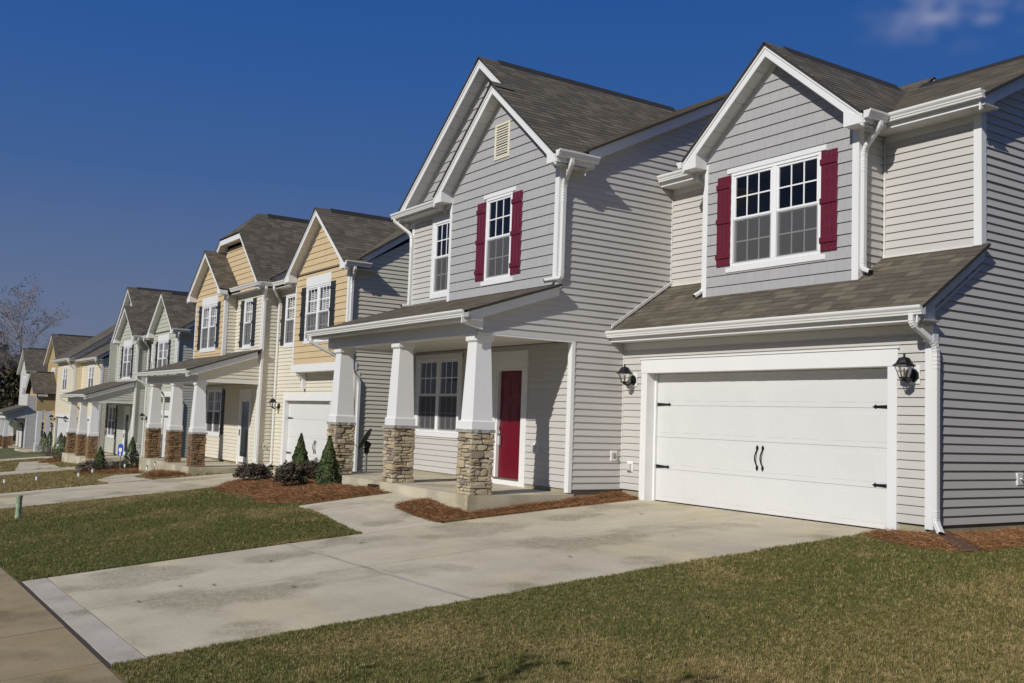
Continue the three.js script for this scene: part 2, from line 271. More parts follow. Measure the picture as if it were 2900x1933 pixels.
function downspout(par, pts, wv, w = .08, t = .06) {   // rectangular pipe swept along a polyline with ribbed elbows
  const P = pts.map((p) => V3(...p)), path = [], rib = [];
  path.push(P[0]); rib.push(1);
  for (let i = 1; i < P.length - 1; i++) {
    const a = P[i].clone().sub(P[i - 1]), b = P[i + 1].clone().sub(P[i]), r = Math.min(.10, a.length() * .45, b.length() * .45), n = 8;
    const A = P[i].clone().addScaledVector(a.normalize(), -r), B = P[i].clone().addScaledVector(b.normalize(), r);
    for (let k = 0; k <= n; k++) { const s = k / n, q = A.clone().multiplyScalar((1 - s) * (1 - s)).addScaledVector(P[i], 2 * s * (1 - s)).addScaledVector(B, s * s); path.push(q); rib.push(k % 2 ? 1.09 : 1); }
  }
  path.push(P[P.length - 1]); rib.push(1);
  const g = new G(), ring = (i) => {
    const d = path[Math.min(i + 1, path.length - 1)].clone().sub(path[Math.max(i - 1, 0)]).normalize(), n = V3().crossVectors(d, wv).normalize(), q = V3().crossVectors(n, d).normalize(), c = path[i], k = rib[i];
    const e = .012, hw = w / 2 * k, ht = t / 2 * k;
    return [[-hw, -ht + e], [-hw, ht - e], [-hw + e, ht], [hw - e, ht], [hw, ht - e], [hw, -ht + e], [hw - e, -ht], [-hw + e, -ht]].map(([x, y]) => c.clone().addScaledVector(q, x).addScaledVector(n, y));
  };
  let pr = ring(0); for (let i = 1; i < path.length; i++) { const r = ring(i); for (let k = 0; k < 8; k++) g.quad(pr[k], pr[(k + 1) % 8], r[(k + 1) % 8], r[k]); pr = r; }
  g.fan(ring(0));
  const ds = g.mesh('downspout', M.gutter, par), cap = new G(); cap.fan(ring(path.length - 1).map((p, i, a) => p.clone())); cap.mesh('outlet_mouth', M.blackmetal, ds);
  return ds;
}
// soffit panels on a sloped or level strip: O corner, U along, S across
function soffit(par, O, U, S, len, wid, pw = .3, m = M.soffit) {
  U = U.clone().normalize(); S = S.clone().normalize(); const N = V3().crossVectors(U, S).normalize(); if (N.y > 0) N.negate();
  const grp = new G(); const map = (u, s, d) => O.clone().addScaledVector(U, u).addScaledVector(S, s).addScaledVector(N, d);
  grp.mbox(map, 0, len, 0, wid, -.02, -.004); const base = grp.mesh('soffit', M.sheath, par);
  for (let u = 0; u < len - .02; u += pw) new G().cbox(map, u + .002, Math.min(len, u + pw) - .002, 0, wid, -.004, .006, .004).mesh('soffit_panel', m, base);
  return base;
}

// ---------------------------------------------------------------- windows, shutters
function windowUnit(par, o) {
  const { map, u0, u1, v0, v1, units = 1, head = 0, sill = 0, side = 0, mid = .5, blinds = false, fine = true, room = true, screen = true, ext = .09, headExt, grid = [3, 2] } = o;
  const fr = .05, g = new G(); // frame standing proud of the wall
  g.cbox(map, u0, u1, v0, v0 + fr, -.05, .028).cbox(map, u0, u1, v1 - fr, v1, -.05, .028).cbox(map, u0, u0 + fr, v0 + fr, v1 - fr, -.05, .028).cbox(map, u1 - fr, u1, v0 + fr, v1 - fr, -.05, .028);
  const uw = (u1 - u0 - 2 * fr - (units - 1) * .1) / units;
  for (let k = 1; k < units; k++) { const c = u0 + fr + k * uw + (k - 1) * .1; g.cbox(map, c, c + .1, v0 + fr, v1 - fr, -.05, .026); }
  const win = g.mesh('window', M.vinylframe, par);
  if (head) new G().cbox(map, u0 - (headExt ?? ext), u1 + (headExt ?? ext), v1 + .002, v1 + head, 0, .036).mesh('head_trim', M.trim, win);
  if (sill) new G().cbox(map, u0 - ext, u1 + ext, v0 - sill, v0 - .002, 0, .036).mesh('sill', M.trim, win);
  if (side) { new G().cbox(map, u0 - side, u0 - .002, v0 - sill, v1 + head, 0, .032).mesh('casing', M.trim, win); new G().cbox(map, u1 + .002, u1 + side, v0 - sill, v1 + head, 0, .032).mesh('casing', M.trim, win); }
  for (let k = 0; k < units; k++) {
    const a = u0 + fr + k * (uw + .1), b = a + uw, vm = lerp(v0 + fr, v1 - fr, mid), r = .036;
    for (const [lo, hi, up] of [[v0 + fr, vm, 0], [vm, v1 - fr, 1]]) {
      const d1 = up ? .012 : -.008, d0 = d1 - .03, s = new G();
      s.cbox(map, a, b, lo, lo + r, d0, d1, .004).cbox(map, a, b, hi - r, hi, d0, d1, .004).cbox(map, a, a + r, lo + r, hi - r, d0, d1, .004).cbox(map, b - r, b, lo + r, hi - r, d0, d1, .004);
      const sash = s.mesh('sash', M.vinylframe, win);
      const gl = new G(), dg = d1 - .016; gl.quad(map(a + r, lo + r, dg), map(b - r, lo + r, dg), map(b - r, hi - r, dg), map(a + r, hi - r, dg)); gl.mesh('pane', M.glass, win);
      const q = new G(), w = .011; for (let i = 1; i < grid[0]; i++) { const c = lerp(a + r, b - r, i / grid[0]); q.mbox(map, c - w, c + w, lo + r, hi - r, dg + .002, dg + .010); }
      for (let j = 1; j < grid[1]; j++) { const c = lerp(lo + r, hi - r, j / grid[1]); q.mbox(map, a + r, b - r, c - w, c + w, dg + .0025, dg + .0105); }
      q.mesh('grille', M.vinylframe, win);
      if (!up && screen) { new G().quad(map(a + .02, lo + .012, .010), map(b - .02, lo + .012, .010), map(b - .02, hi - .012, .010), map(a + .02, hi - .012, .010)).mesh('insect_screen', M.screen, win); const sf = new G(), e = .012; sf.mbox(map, a + .012, b - .012, lo + .006, lo + .006 + e, .006, .013).mbox(map, a + .012, b - .012, hi - .006 - e, hi - .006, .006, .013).mbox(map, a + .012, a + .012 + e, lo + .018, hi - .018, .006, .013).mbox(map, b - .012 - e, b - .012, lo + .018, hi - .018, .006, .013); sf.mesh('screen_frame', M.screenframe, win); }
    }
    if (blinds) { const bl = new G(); for (let v = v0 + fr + .02; v < v1 - fr - .12; v += .052) bl.quad(map(a + .05, v, -.075), map(b - .02, v, -.075), map(b - .02, v + .030, -.098), map(a + .05, v + .030, -.098)); bl.mesh('blind', M.blind, win); }
  }
  if (room) { const rg = new G(), m = .5, D = -2.4; const a = u0 - m, b = u1 + m, c = v0 - .7, d = v1 + .25; const P = map; rg.quad(P(a, c, D), P(b, c, D), P(b, d, D), P(a, d, D)).quad(P(a, c, D), P(a, c, -.1), P(a, d, -.1), P(a, d, D)).quad(P(b, c, D), P(b, c, -.1), P(b, d, -.1), P(b, d, D)).quad(P(a, c, D), P(b, c, D), P(b, c, -.1), P(a, c, -.1)).quad(P(a, d, D), P(b, d, D), P(b, d, -.1), P(a, d, -.1)); rg.mesh('room', M.room, win); }
  return win;
}
const hole = (u0, u1, v0, v1) => [u0 + .01, u1 - .01, v0 + .01, v1 - .01];
function shutter(par, map, u0, u1, v0, v1, m, bat = [.11, .5, .89]) {
  const s = group('shutter', par), w = (u1 - u0 - .016) / 3;
  for (let i = 0; i < 3; i++) { const a = u0 + i * (w + .008); new G().cbox(map, a, a + w, v0, v1, .018, .034, .004).mesh('board', m, s); }
  for (const t of bat) { const c = lerp(v0, v1, t); new G().cbox(map, u0 - .014, u1 + .0, c - .042, c + .042, .0345, .052, .005).mesh('batten', m, s); }
  return s;
}
// ---------------------------------------------------------------- porch columns
const stoneGeos = (() => { const out = []; for (let k = 0; k < 9; k++) { const R = rng(900 + k), b = new THREE.BoxGeometry(1, 1, 1, 2, 2, 2), a = b.attributes.position; const seen = new Map();
  for (let i = 0; i < a.count; i++) { const key = [a.getX(i), a.getY(i), a.getZ(i)].map((v) => v.toFixed(2)).join(); if (!seen.has(key)) { let x = a.getX(i), y = a.getY(i), z = a.getZ(i); const n = (Math.abs(x) > .4) + (Math.abs(y) > .4) + (Math.abs(z) > .4), s = n === 3 ? .80 + .16 * R() : n === 2 ? .90 + .09 * R() : 1.0 + .04 * R(); seen.set(key, [x * s + (R() - .5) * .10, y * s + (R() - .5) * .10, z * (n === 1 ? 1.06 : s) + (R() - .5) * .12]); } a.setXYZ(i, ...seen.get(key)); }
  b.computeVertexNormals(); const g = b.toNonIndexed(); g.computeVertexNormals(); out.push(g); } return out; })();
function column(par, cx, cz, y0, dy, set, seed, full = true) {
  const c = group('porch_column', par), R = rng(seed), s2 = .205, core = new G(), id = (u, v, d) => V3(u, v, d);
  core.box(cx - s2 + .04, y0, cz - s2 + .04, cx + s2 - .04, y0 + .99, cz + s2 - .04); core.mesh('pier_core', M.mortar, c);
  const faces = [[1, 0, 'x'], [0, 1, 'z'], [-1, 0, 'x'], [0, -1, 'z']], rest = new G();
  faces.forEach(([nx, nz], fi) => {
    let y = y0; while (y < y0 + .975) {
      let h = lerp(.045, .125, Math.pow(R(), 1.15)); if (y + h > y0 + .94) h = y0 + .985 - y; let u = -s2 - .012;
      while (u < s2 - .02) {
        let w = lerp(.09, .29, R()); if (u + w > s2 - .07) w = s2 + .012 - u;
        const split = h > .08 && R() < .5 ? 2 : 1;
        for (let q = 0; q < split; q++) {
          const hh = h / split, dep = .075 + R() * .04, pro = -.010 + R() * .036, uc = u + w / 2, yc = y + hh * (q + .5);
          const m4 = new THREE.Matrix4().makeRotationFromEuler(new THREE.Euler((R() - .5) * .05, (R() - .5) * .06, (R() - .5) * .09)); m4.scale(V3(w - .010, hh - .009, dep));
          const px = nx ? cx + nx * (s2 + pro - dep / 2) : cx + uc, pz = nz ? cz + nz * (s2 + pro - dep / 2) : cz + uc, rot = nx ? Math.PI / 2 * nx : nz < 0 ? Math.PI : 0;
          const mm = new THREE.Matrix4().makeRotationY(rot).setPosition(px, yc, pz).multiply(m4), gi = Math.floor(R() * 9), mi = Math.floor(R() * set.length);
          if (fi < 2 && full) { const o = new THREE.Mesh(stoneGeos[gi], set[mi]); o.name = 'stone'; o.castShadow = o.receiveShadow = true; o.applyMatrix4(mm); c.add(o); } else rest.add(stoneGeos[gi], mm);
        }
        u += w;
      }
      y += h;
    }
  });
  stuff(rest.mesh('stones', set[0], c));
  const cap = new G(), cp = []; for (let i = 0; i < 28; i++) { const t = i / 28 * 4, f = Math.floor(t), e = t - f, r = .232 + (R() - .5) * .02; const P = [[-r + 2 * r * e, r], [r, r - 2 * r * e], [r - 2 * r * e, -r], [-r, -r + 2 * r * e]][f]; cp.push([P[0] + (R() - .5) * .012, P[1] + (R() - .5) * .012]); }
  cap.prism((u, v, d) => V3(cx + u, y0 + d, cz + v), cp, .986, 1.04); cap.mesh('cap_stone', M.stonecap, c);
  const fr = (g, a0, a1, ya, yb) => { const q = (r, y) => [[-r, r], [r, r], [r, -r], [-r, -r]].map(([x, z]) => V3(cx + x, y, cz + z)), A = q(a0, ya), B = q(a1, yb); for (let i = 0; i < 4; i++) g.quad(A[i], A[(i + 1) % 4], B[(i + 1) % 4], B[i]); g.fan(B); g.fan(A.reverse()); return g; };
  fr(fr(new G(), .208, .208, y0 + 1.04, y0 + 1.165), .208, .192, y0 + 1.165, y0 + 1.182).mesh('base', M.trim, c);
  fr(new G(), .186, .136, y0 + 1.182, y0 + 2.455).mesh('shaft', M.trim, c);
  fr(fr(fr(new G(), .152, .152, y0 + 2.455, y0 + 2.472), .166, .166, y0 + 2.472, y0 + 2.545), .172, .172, y0 + 2.545, y0 + 2.562).mesh('capital', M.trim, c);
  return c;
}
// ---------------------------------------------------------------- wall lantern
function lantern(par, x, y, z, plate = true, k = 1) {
  const L = group('wall_lantern', par), at = new THREE.Matrix4().makeScale(k, k, k).setPosition(x, y, z);
  const lathe = (pts, seg = 6) => { const g = new THREE.LatheGeometry(pts.map(([r, h]) => new THREE.Vector2(r, h)), seg); return g; };
  if (plate) new G().cbox((u, v, d) => V3(x + u, y + v, d + z), -.07, .07, -.12, .12, 0, .022, .01).mesh('mounting_block', M.trim, L);
  const bk = new THREE.CylinderGeometry(.052, .058, .03, 20); const m1 = new THREE.Matrix4().makeRotationX(Math.PI / 2); m1.premultiply(new THREE.Matrix4().makeScale(1, 1.5, 1)).setPosition(x, y - .01, z + .038);
  new G().add(bk, m1).mesh('back_plate', M.blackmetal, L);
  const lx = 0, lz = .20, c = new THREE.CatmullRomCurve3([V3(0, -.02, .04), V3(0, -.07, .10), V3(0, -.085, .16), V3(0, -.06, lz)]);
  new G().add(new THREE.TubeGeometry(c, 14, .014, 8), at).mesh('arm', M.blackmetal, L);
  const lm = new THREE.Matrix4().makeTranslation(0, 0, lz).premultiply(at);
  new G().add(lathe([[0, .225], [.012, .225], [.014, .205], [.008, .195], [.02, .185], [.055, .175], [.072, .15], [.088, .12], [.122, .092], [.124, .082], [.10, .085], [0, .09]], 8), lm).mesh('lamp_roof', M.blackmetal, L);
  new G().add(lathe([[0, -.085], [.02, -.08], [.025, -.06], [.055, -.05], [.06, -.038], [.045, -.034], [0, -.034]], 8), lm).mesh('lamp_base', M.blackmetal, L);
  new G().add(lathe([[.052, -.035], [.096, .086]], 6), lm).mesh('lamp_glass', M.glass, L);
  const bars = new G(); for (let i = 0; i < 6; i++) { const a = i * Math.PI / 3, f = V3(Math.sin(a) * .054, -.035, Math.cos(a) * .054), t = V3(Math.sin(a) * .099, .086, Math.cos(a) * .099); bars.add(new THREE.TubeGeometry(new THREE.LineCurve3(f, t), 1, .0045, 4), lm); } bars.mesh('cage', M.blackmetal, L);
  new G().add(lathe([[0, -.03], [.010, -.03], [.010, .02], [0, .02]], 8), lm).mesh('candle', M.brass, L);
  new G().add(lathe([[0, .02], [.009, .025], [.011, .038], [.006, .055], [0, .066]], 8), lm).mesh('bulb', M.bulb, L);
  return L;
}
function outletBox(par, map, u, v, name = 'outlet_cover', big = true) {
  const g = new G(); g.cbox(map, u - .075, u + .075, v - .09, v + .09, .0, .028, .008); const b = g.mesh(name, M.trim, par);
  if (big) new G().cbox(map, u - .05, u + .05, v - .065, v + .05, .028, .085, .012).mesh('cover', M.screenframe, b);
  else { new G().mbox(map, u - .04, u + .04, v - .055, v + .055, .0282, .030).mesh('recess', M.sheath, b); new G().add(new THREE.TorusGeometry(.022, .007, 6, 14), new THREE.Matrix4().setPosition(map(u, v - .01, .05))).add(new THREE.CylinderGeometry(.01, .012, .06, 8), new THREE.Matrix4().makeRotationZ(.6).setPosition(map(u, v + .015, .05))).mesh('spigot', M.brass, b); }
  return b;
}
// ---------------------------------------------------------------- garage door of ribbed panels
function garageDoor(par, map, u0, u1, v0, v1, panels, rows = 4, hard = true) {
  const d = group('garage_door', par), h = (v1 - v0) / rows, w = (u1 - u0) / panels;
  for (let r = 0; r < rows; r++) {
    const a = v0 + r * h + .0015, b = v0 + (r + 1) * h - .0015;
    const sec = new G().cbox(map, u0, u1, a, b, -.045, 0, .003).mesh('door_section', M.doorwhite, d);
    for (let i = 0; i < panels; i++) {
      const c = u0 + (i + .5) * w + (i % 2 ? -.035 : .035), pw = w * .37, g = new G(), n = 5;
      for (let k = 0; k < n; k++) { const x0 = c - pw + k * 2 * pw / n, x1 = x0 + 2 * pw / n - .003; g.cbox(map, x0, x1, a + .075, b - .075, .0, .0035, .0022); }
      g.mesh('panel', M.doorwhite, sec);
    }
  }
  new G().mbox(map, u0, u1, v0 - .022, v0 - .001, -.04, -.006).mesh('bottom_seal', M.blackmetal, d);
  if (hard) {
    for (const [s, v] of [[0, .268], [0, .758], [1, .268], [1, .758]]) {
      const y = lerp(v0, v1, v), e = s ? u1 - .005 : u0 + .005, q = s ? -1 : 1, P = [[0, -.032], [.30, -.016], [.33, -.030], [.345, -.012], [.375, 0], [.345, .012], [.33, .030], [.30, .016], [0, .032]].map(([x, t]) => [e + q * x, y + t]);
      new G().prism(map, P, .001, .009).mesh('strap_hinge', M.blackmetal, d);
    }
    const cu = (u0 + u1) / 2, cy = lerp(v0, v1, .385);
    for (const s of [-1, 1]) {
      const g = new G(), pts = []; for (let k = 0; k <= 10; k++) { const t = k / 10 - .5; pts.push(map(cu + s * .055 - .016 * Math.cos(t * Math.PI) * 1, cy + t * .26, .012 + .035 * Math.cos(t * Math.PI))); }
      g.add(new THREE.TubeGeometry(new THREE.CatmullRomCurve3(pts), 20, .010, 6));
      for (const t of [-.15, .15]) g.prism(map, [[0, -.045], [.020, -.012], [.020, .015], [0, .045], [-.020, .015], [-.020, -.012]].map(([x, q]) => [cu + s * .055 + x, cy + t + q]), .001, .016);
      g.mesh('pull_handle', M.blackmetal, d);
    }
  }
  return d;
}
// gable roof running back from a front fascia
function gable(par, { xL, xR, yL, yR, xA, yA, zF, zB, zW, soft = .17, seed = 21, single, left = true, right = true, rightPoly, noSoffit, clip = 0 }) {
  const up = V3(0, 1, 0), front = V3(0, 0, 1), t = .05;                 // roof surface lies t above the fascia top
  const L0 = V3(xL, yL + t, zF + .03), R0 = V3(xR, yR + t, zF + .03), A = V3(xA, yA + t, zF + .03);
  const sl = A.distanceTo(L0), sr = A.distanceTo(R0), dep = zF + .03 - zB, cb = clip ? clip / (yA - yL) : 0, cd = clip * 1.05;
  if (left) roofSlope(par, { O: L0, U: V3(0, 0, -1), S: A.clone().sub(L0), poly: clip ? [[0, 0], [dep, 0], [dep, sl], [cd, sl], [0, sl * (1 - cb)]] : [[0, 0], [dep, 0], [dep, sl], [0, sl]], seed, single });
  if (right) roofSlope(par, { O: R0, U: V3(0, 0, -1), S: A.clone().sub(R0), poly: rightPoly || (clip ? [[0, 0], [dep, 0], [dep, sr], [cd, sr], [0, sr * (1 - cb)]] : [[0, 0], [dep, 0], [dep, sr], [0, sr]]), seed: seed + 1, single });
  const kl = (p, q, f) => V3(lerp(p.x, q.x, f), lerp(p.y, q.y, f) - t, zF);
  const Lf = kl(L0, A, 0), Af = kl(L0, A, 1 - cb), Rf = kl(R0, A, 0), Ar = kl(R0, A, 1 - cb);
  const rk = (a, b, s) => { const m = a.distanceTo(b); const g = new G(); const S = b.clone().sub(a).normalize(), N = V3(-S.y * s, S.x * s, 0); const map = (u, v, d) => a.clone().addScaledVector(S, u).add(V3(0, -v, 0)).addScaledVector(front, d); g.mbox(map, 0, m, .0, soft, -.022, 0).mbox(map, 0, m, -.004, .042, .0005, .014); return g.mesh('rake_fascia', M.trim, par); };
  rk(Lf, Af, -1); rk(Rf, Ar, 1);
  if (clip) { // small hip at the top
    const a = V3(Af.x, Af.y + t, zF + .04), b = V3(Ar.x, Ar.y + t, zF + .04), w = b.x - a.x, top = V3(xA, yA + t, zF - cd), mid = a.clone().lerp(b, .5), S = top.clone().sub(mid);
    roofSlope(par, { O: a, U: V3(1, 0, 0), S, poly: [[0, 0], [w, 0], [w / 2, S.length()]], seed: seed + 7 });
    board3(par, 'clip_fascia', Af.clone().add(V3(0, .0, 0)), Ar.clone(), soft, front, .012, M.trim);
  }
  if (!noSoffit && zW !== undefined) {
    const d = zF - .02 - zW;
    for (const [p, q] of [[Lf, Af], [Rf, Ar]]) { const O = p.clone(); O.y -= soft - .015; O.z = zW; soffit(par, O, q.clone().sub(p), V3(0, 0, 1), p.distanceTo(q), d, .30); board3(par, 'frieze', V3(p.x, p.y - soft + .01, zW + .004), V3(q.x, q.y - soft + .01, zW + .004), .10, front, .024, M.soffit); }
    if (clip) { const O = Af.clone(); O.y -= soft - .015; O.z = zW; soffit(par, O, V3(1, 0, 0), V3(0, 0, 1), Ar.x - Af.x, d, .3); }
  }
  // ridge vent
  const rv = new G(), r0 = zF - (clip ? cd + .3 : .42), r1 = zB + .5; if (r0 - r1 > .5) { rv.prism((u, v, d) => V3(xA + u, yA + t + v, d), [[-.15, -.115], [0, .045], [.15, -.115], [.13, -.135], [0, 0], [-.13, -.135]], r1, r0); rv.mesh('ridge_vent', M.vent_ridge, par); }
  const rc = new G(); rc.prism((u, v, d) => V3(xA + u, yA + t + v, d), [[-.15, -.118], [0, .014], [.15, -.118], [0, .004]], zB, zF - (clip ? cd : 0) + .04); rc.mesh('ridge_cap', SHING[1], par);
}
function returnBox(par, poly, z0, z1) { return new G().prism((u, v, d) => V3(u, v, d), poly, z0, z1).mesh('cornice_return', M.trim, par); }
function cornerPost(par, x, z, y0, y1, w = .09, sx = 1) { new G().box(Math.min(x, x - sx * w), y0, z + .001, Math.max(x, x - sx * w), y1, z + .024).box(Math.min(x + sx * .001, x + sx * .024), y0, z - w, Math.max(x + sx * .001, x + sx * .024), y1, z + .024).mesh('corner_trim', M.trim, par); }
// ---------------------------------------------------------------- terrain
const BX = [-400, -100, -57, -38, -22, -18, -5.6, 0, 60], BY = [-6, -3.0, -1.85, -1.2, -.48, -.46, 0, 0, 0];
function interp(x, X, Y) { if (x <= X[0]) return Y[0]; for (let i = 1; i < X.length; i++) if (x <= X[i]) return lerp(Y[i - 1], Y[i], (x - X[i - 1]) / (X[i] - X[i - 1])); return Y[Y.length - 1]; }
function gy(x, z) {
  const b = interp(x, BX, BY), zz = clamp(z, 0, 13), xc = clamp(x + 5.6, 0, 16);
  const bump = x > -18 && x < -5.6 ? .24 * sstep(-5.65, -8, x) * (1 - sstep(-14.5, -17.9, x)) * (1 - sstep(3.3, 8.5, z)) : 0;
  return b - (.074 * zz + .0014 * zz * zz) + .0023 * zz * xc + bump;
}
const inPoly = (x, z, P) => { let c = false; for (let i = 0, j = P.length - 1; i < P.length; j = i++) { const [a, b] = P[i], [d, e] = P[j]; if ((b > z) !== (e > z) && x < (d - a) * (z - b) / (e - b) + a) c = !c; } return c; };
const WALKP = [[-5.62, 3.80], [-5.62, 5.08], [-8.58, 4.92], [-8.5, 3.0], [-7.2, 3.0], [-7.2, 3.80]];
const ROAD0 = 13.2, ROAD1 = 21;
{
  const xs = [], zs = [];
  for (let x = -400; x < -60; x += 8) xs.push(x); for (let x = -60; x < -20; x += 1) xs.push(x); for (let x = -20; x < 14; x += .25) xs.push(x); for (let x = 14; x <= 150; x += 6) xs.push(x);
  for (let z = -160; z < -12; z += 8) zs.push(z); for (let z = -12; z < 13; z += .25) zs.push(z); for (let z = 13; z <= 170; z += 5) zs.push(z);
  const g = new G(), P = (x, z) => V3(x, gy(x, z) - .008 - (z > 12.9 ? .12 : 0) - (inPoly(x, z, WALKP) ? .14 : 0), z);
  for (let i = 0; i + 1 < xs.length; i++) for (let j = 0; j + 1 < zs.length; j++) g.quad(P(xs[i], zs[j]), P(xs[i], zs[j + 1]), P(xs[i + 1], zs[j + 1]), P(xs[i + 1], zs[j]));
  const m = structure(g.mesh('ground', M.soil)); m.userData.label = 'gently sloping lawn ground with thin green and straw coloured turf';
  const r = new G(); for (let x = -120; x < 60; x += 4) { const Q = (a, z) => V3(a, gy(a, z) - .1, z); r.quad(Q(x, ROAD0), Q(x, ROAD1), Q(x + 4, ROAD1), Q(x + 4, ROAD0)); } structure(r.mesh('road', M.asphalt)).userData.label = 'dark asphalt street running past the houses';
  const k = structure(group('kerb')); k.userData.label = 'pale concrete kerb along the street'; for (let x = -60; x < 40; x += 3) { const q = new G(); q.mbox((u, v, d) => V3(u, gy(u, ROAD0) + v, d), x, x + 2.985, -.12, .04, ROAD0 - .16, ROAD0); q.mesh('kerb_stone', M.concrete, k); }
}
// concrete slabs that follow the ground
function slab(par, pts, m, hgt, lift = .012, n = 8) { // pts: quad (x,z) a b c d with a-b and d-c the subdivided sides
  const g = new G(), top = (i, s) => { const A = pts[0], B = pts[1], Cc = pts[2], D = pts[3], t = i / n, p = [lerp(A[0], B[0], t), lerp(A[1], B[1], t)], q = [lerp(D[0], Cc[0], t), lerp(D[1], Cc[1], t)], x = lerp(p[0], q[0], s), z = lerp(p[1], q[1], s); return V3(x, (hgt ? hgt(x, z) : gy(x, z)) + lift, z); }, K = 3;
  const dn = (v) => v.clone().add(V3(0, -.14, 0));
  for (let i = 0; i < n; i++) { for (let k = 0; k < K; k++) g.quad(top(i, k / K), top(i + 1, k / K), top(i + 1, (k + 1) / K), top(i, (k + 1) / K)); for (const s of [0, 1]) g.quad(top(i, s), top(i + 1, s), dn(top(i + 1, s)), dn(top(i, s))); }
  for (const i of [0, n]) for (let k = 0; k < K; k++) g.quad(top(i, k / K), top(i, (k + 1) / K), dn(top(i, (k + 1) / K)), dn(top(i, k / K)));
  return g.mesh('slab', m, par);
}
function drive(name, label, xs, zs, m, gap = .007) {
  const d = structure(group(name)); d.userData.label = label;
  for (let i = 0; i + 1 < xs.length; i++) for (let j = 0; j + 1 < zs.length; j++) slab(d, [[xs[i] + gap, zs[j] + gap], [xs[i] + gap, zs[j + 1] - gap], [xs[i + 1] - gap, zs[j + 1] - gap], [xs[i + 1] - gap, zs[j] + gap]], Array.isArray(m) ? m[j] : m, null, .004, Math.max(2, Math.ceil((zs[j + 1] - zs[j]) * 2)));
  return d;
}
mat('jointbrown', [.055, .042, .036], { roughness: .95, map: speck });
const redDrive = drive('driveway', 'wide pale concrete driveway in front of the big white garage door', [-5.6, -3.15, -.72], [.03, 3.1, 6.23, 9.22, 9.49], [M.concrete, M.concrete, M.concrete, M.edge]);
{ const q = new G(); for (let i = 0; i < 12; i++) { const a = lerp(-5.6, -.72, i / 12), b = lerp(-5.6, -.72, (i + 1) / 12); q.quad(V3(a, gy(a, 6.205) + .009, 6.205), V3(a, gy(a, 6.255) + .009, 6.255), V3(b, gy(b, 6.255) + .009, 6.255), V3(b, gy(b, 6.205) + .009, 6.205)); } q.mesh('joint_strip', M.edge, redDrive); const jf = new G(); for (let i = 0; i < 16; i++) for (let k = 0; k < 24; k++) { const a = lerp(-5.59, -.73, i / 16), b = lerp(-5.59, -.73, (i + 1) / 16), c = lerp(.05, 9.48, k / 24), d = lerp(.05, 9.48, (k + 1) / 24), Q = (x, z) => V3(x, gy(x, z) - .002, z); jf.quad(Q(a, c), Q(a, d), Q(b, d), Q(b, c)); } jf.mesh('joint_filler', M.mortar, redDrive); const f = new G(); for (let i = 0; i < 12; i++) { const a = lerp(-5.62, -.70, i / 12), b = lerp(-5.62, -.70, (i + 1) / 12); f.quad(V3(a, gy(a, 9.46) - .004, 9.46), V3(a, gy(a, 9.57) - .006, 9.57), V3(b, gy(b, 9.57) - .006, 9.57), V3(b, gy(b, 9.46) - .004, 9.46)); } f.mesh('expansion_joint', M.jointbrown, redDrive); }
const yelDrive = drive('driveway', 'concrete driveway leading to the single garage of the yellow gabled house', [-22, -20, -18], [.3, 3.2, 6.32, 9.5], M.concrete);
drive('driveway', 'distant concrete driveway of the sage grey house', [-40.6, -36.2], [.6, 3.2, 6.3, 9.5], M.concrete);
drive('driveway', 'farthest concrete driveway before the butter coloured house', [-60, -56], [-.3, 3.2, 6.3, 9.5], M.concrete);
{
  const s = structure(group('sidewalk')); s.userData.label = 'tan concrete sidewalk crossing the end of the driveways';
  for (let k = 0; k < 46; k++) { const x1 = 7.15 - k * 1.61, x0 = x1 - 1.6; slab(s, [[x0, 9.53], [x0, 11.05], [x1, 11.05], [x1, 9.53]], M.sidewalk, null, k % 3 ? -.002 : .001, 3); }
}
// front walk: rises from the driveway edge to the porch slab
const walkH = (x, z) => { const t = clamp((-x - 5.62) / 2.9), e = lerp(gy(-5.62, z), lerp(-.085, -.30, clamp((z - 3.15) / 1.8)), sstep(0, 1, t)); return e; };
{
  const w = structure(group('front_walk')); w.userData.label = 'short concrete path from the driveway to the burgundy door porch';
  for (const [a, b] of [[-5.615, -6.62], [-6.63, -7.62], [-7.63, -8.56]]) slab(w, [[a, 3.80], [a, 5.06], [b, lerp(5.06, 4.90, (-b - 5.6) / 3)], [b, 3.80]], M.walk, walkH, .004, 5);
  slab(w, [[-7.28, 3.16], [-7.24, 3.79], [-8.56, 3.79], [-8.46, 3.16]], M.walk, walkH, .004, 3);
}
{
  const w = structure(group('front_walk')); w.userData.label = 'concrete path to the porch with brown stone columns';
  slab(w, [[-22.02, 4.0], [-22.02, 5.15], [-24.6, 5.0], [-24.6, 3.9]], M.walk, null, .02, 4); slab(w, [[-24.61, 3.9], [-24.61, 5.0], [-27.2, 3.9], [-26.6, 3.1]], M.walk, null, .025, 4);
  const w2 = structure(group('front_walk')); w2.userData.label = 'distant concrete path curving from the sage grey house';
  slab(w2, [[-40.7, 3.4], [-40.7, 5.2], [-46, 4.4], [-45, 3.0]], M.walk, null, .02, 4); slab(w2, [[-46.01, 3.0], [-46.01, 4.4], [-52, 3.6], [-51, 2.4]], M.walk, null, .02, 4);
}
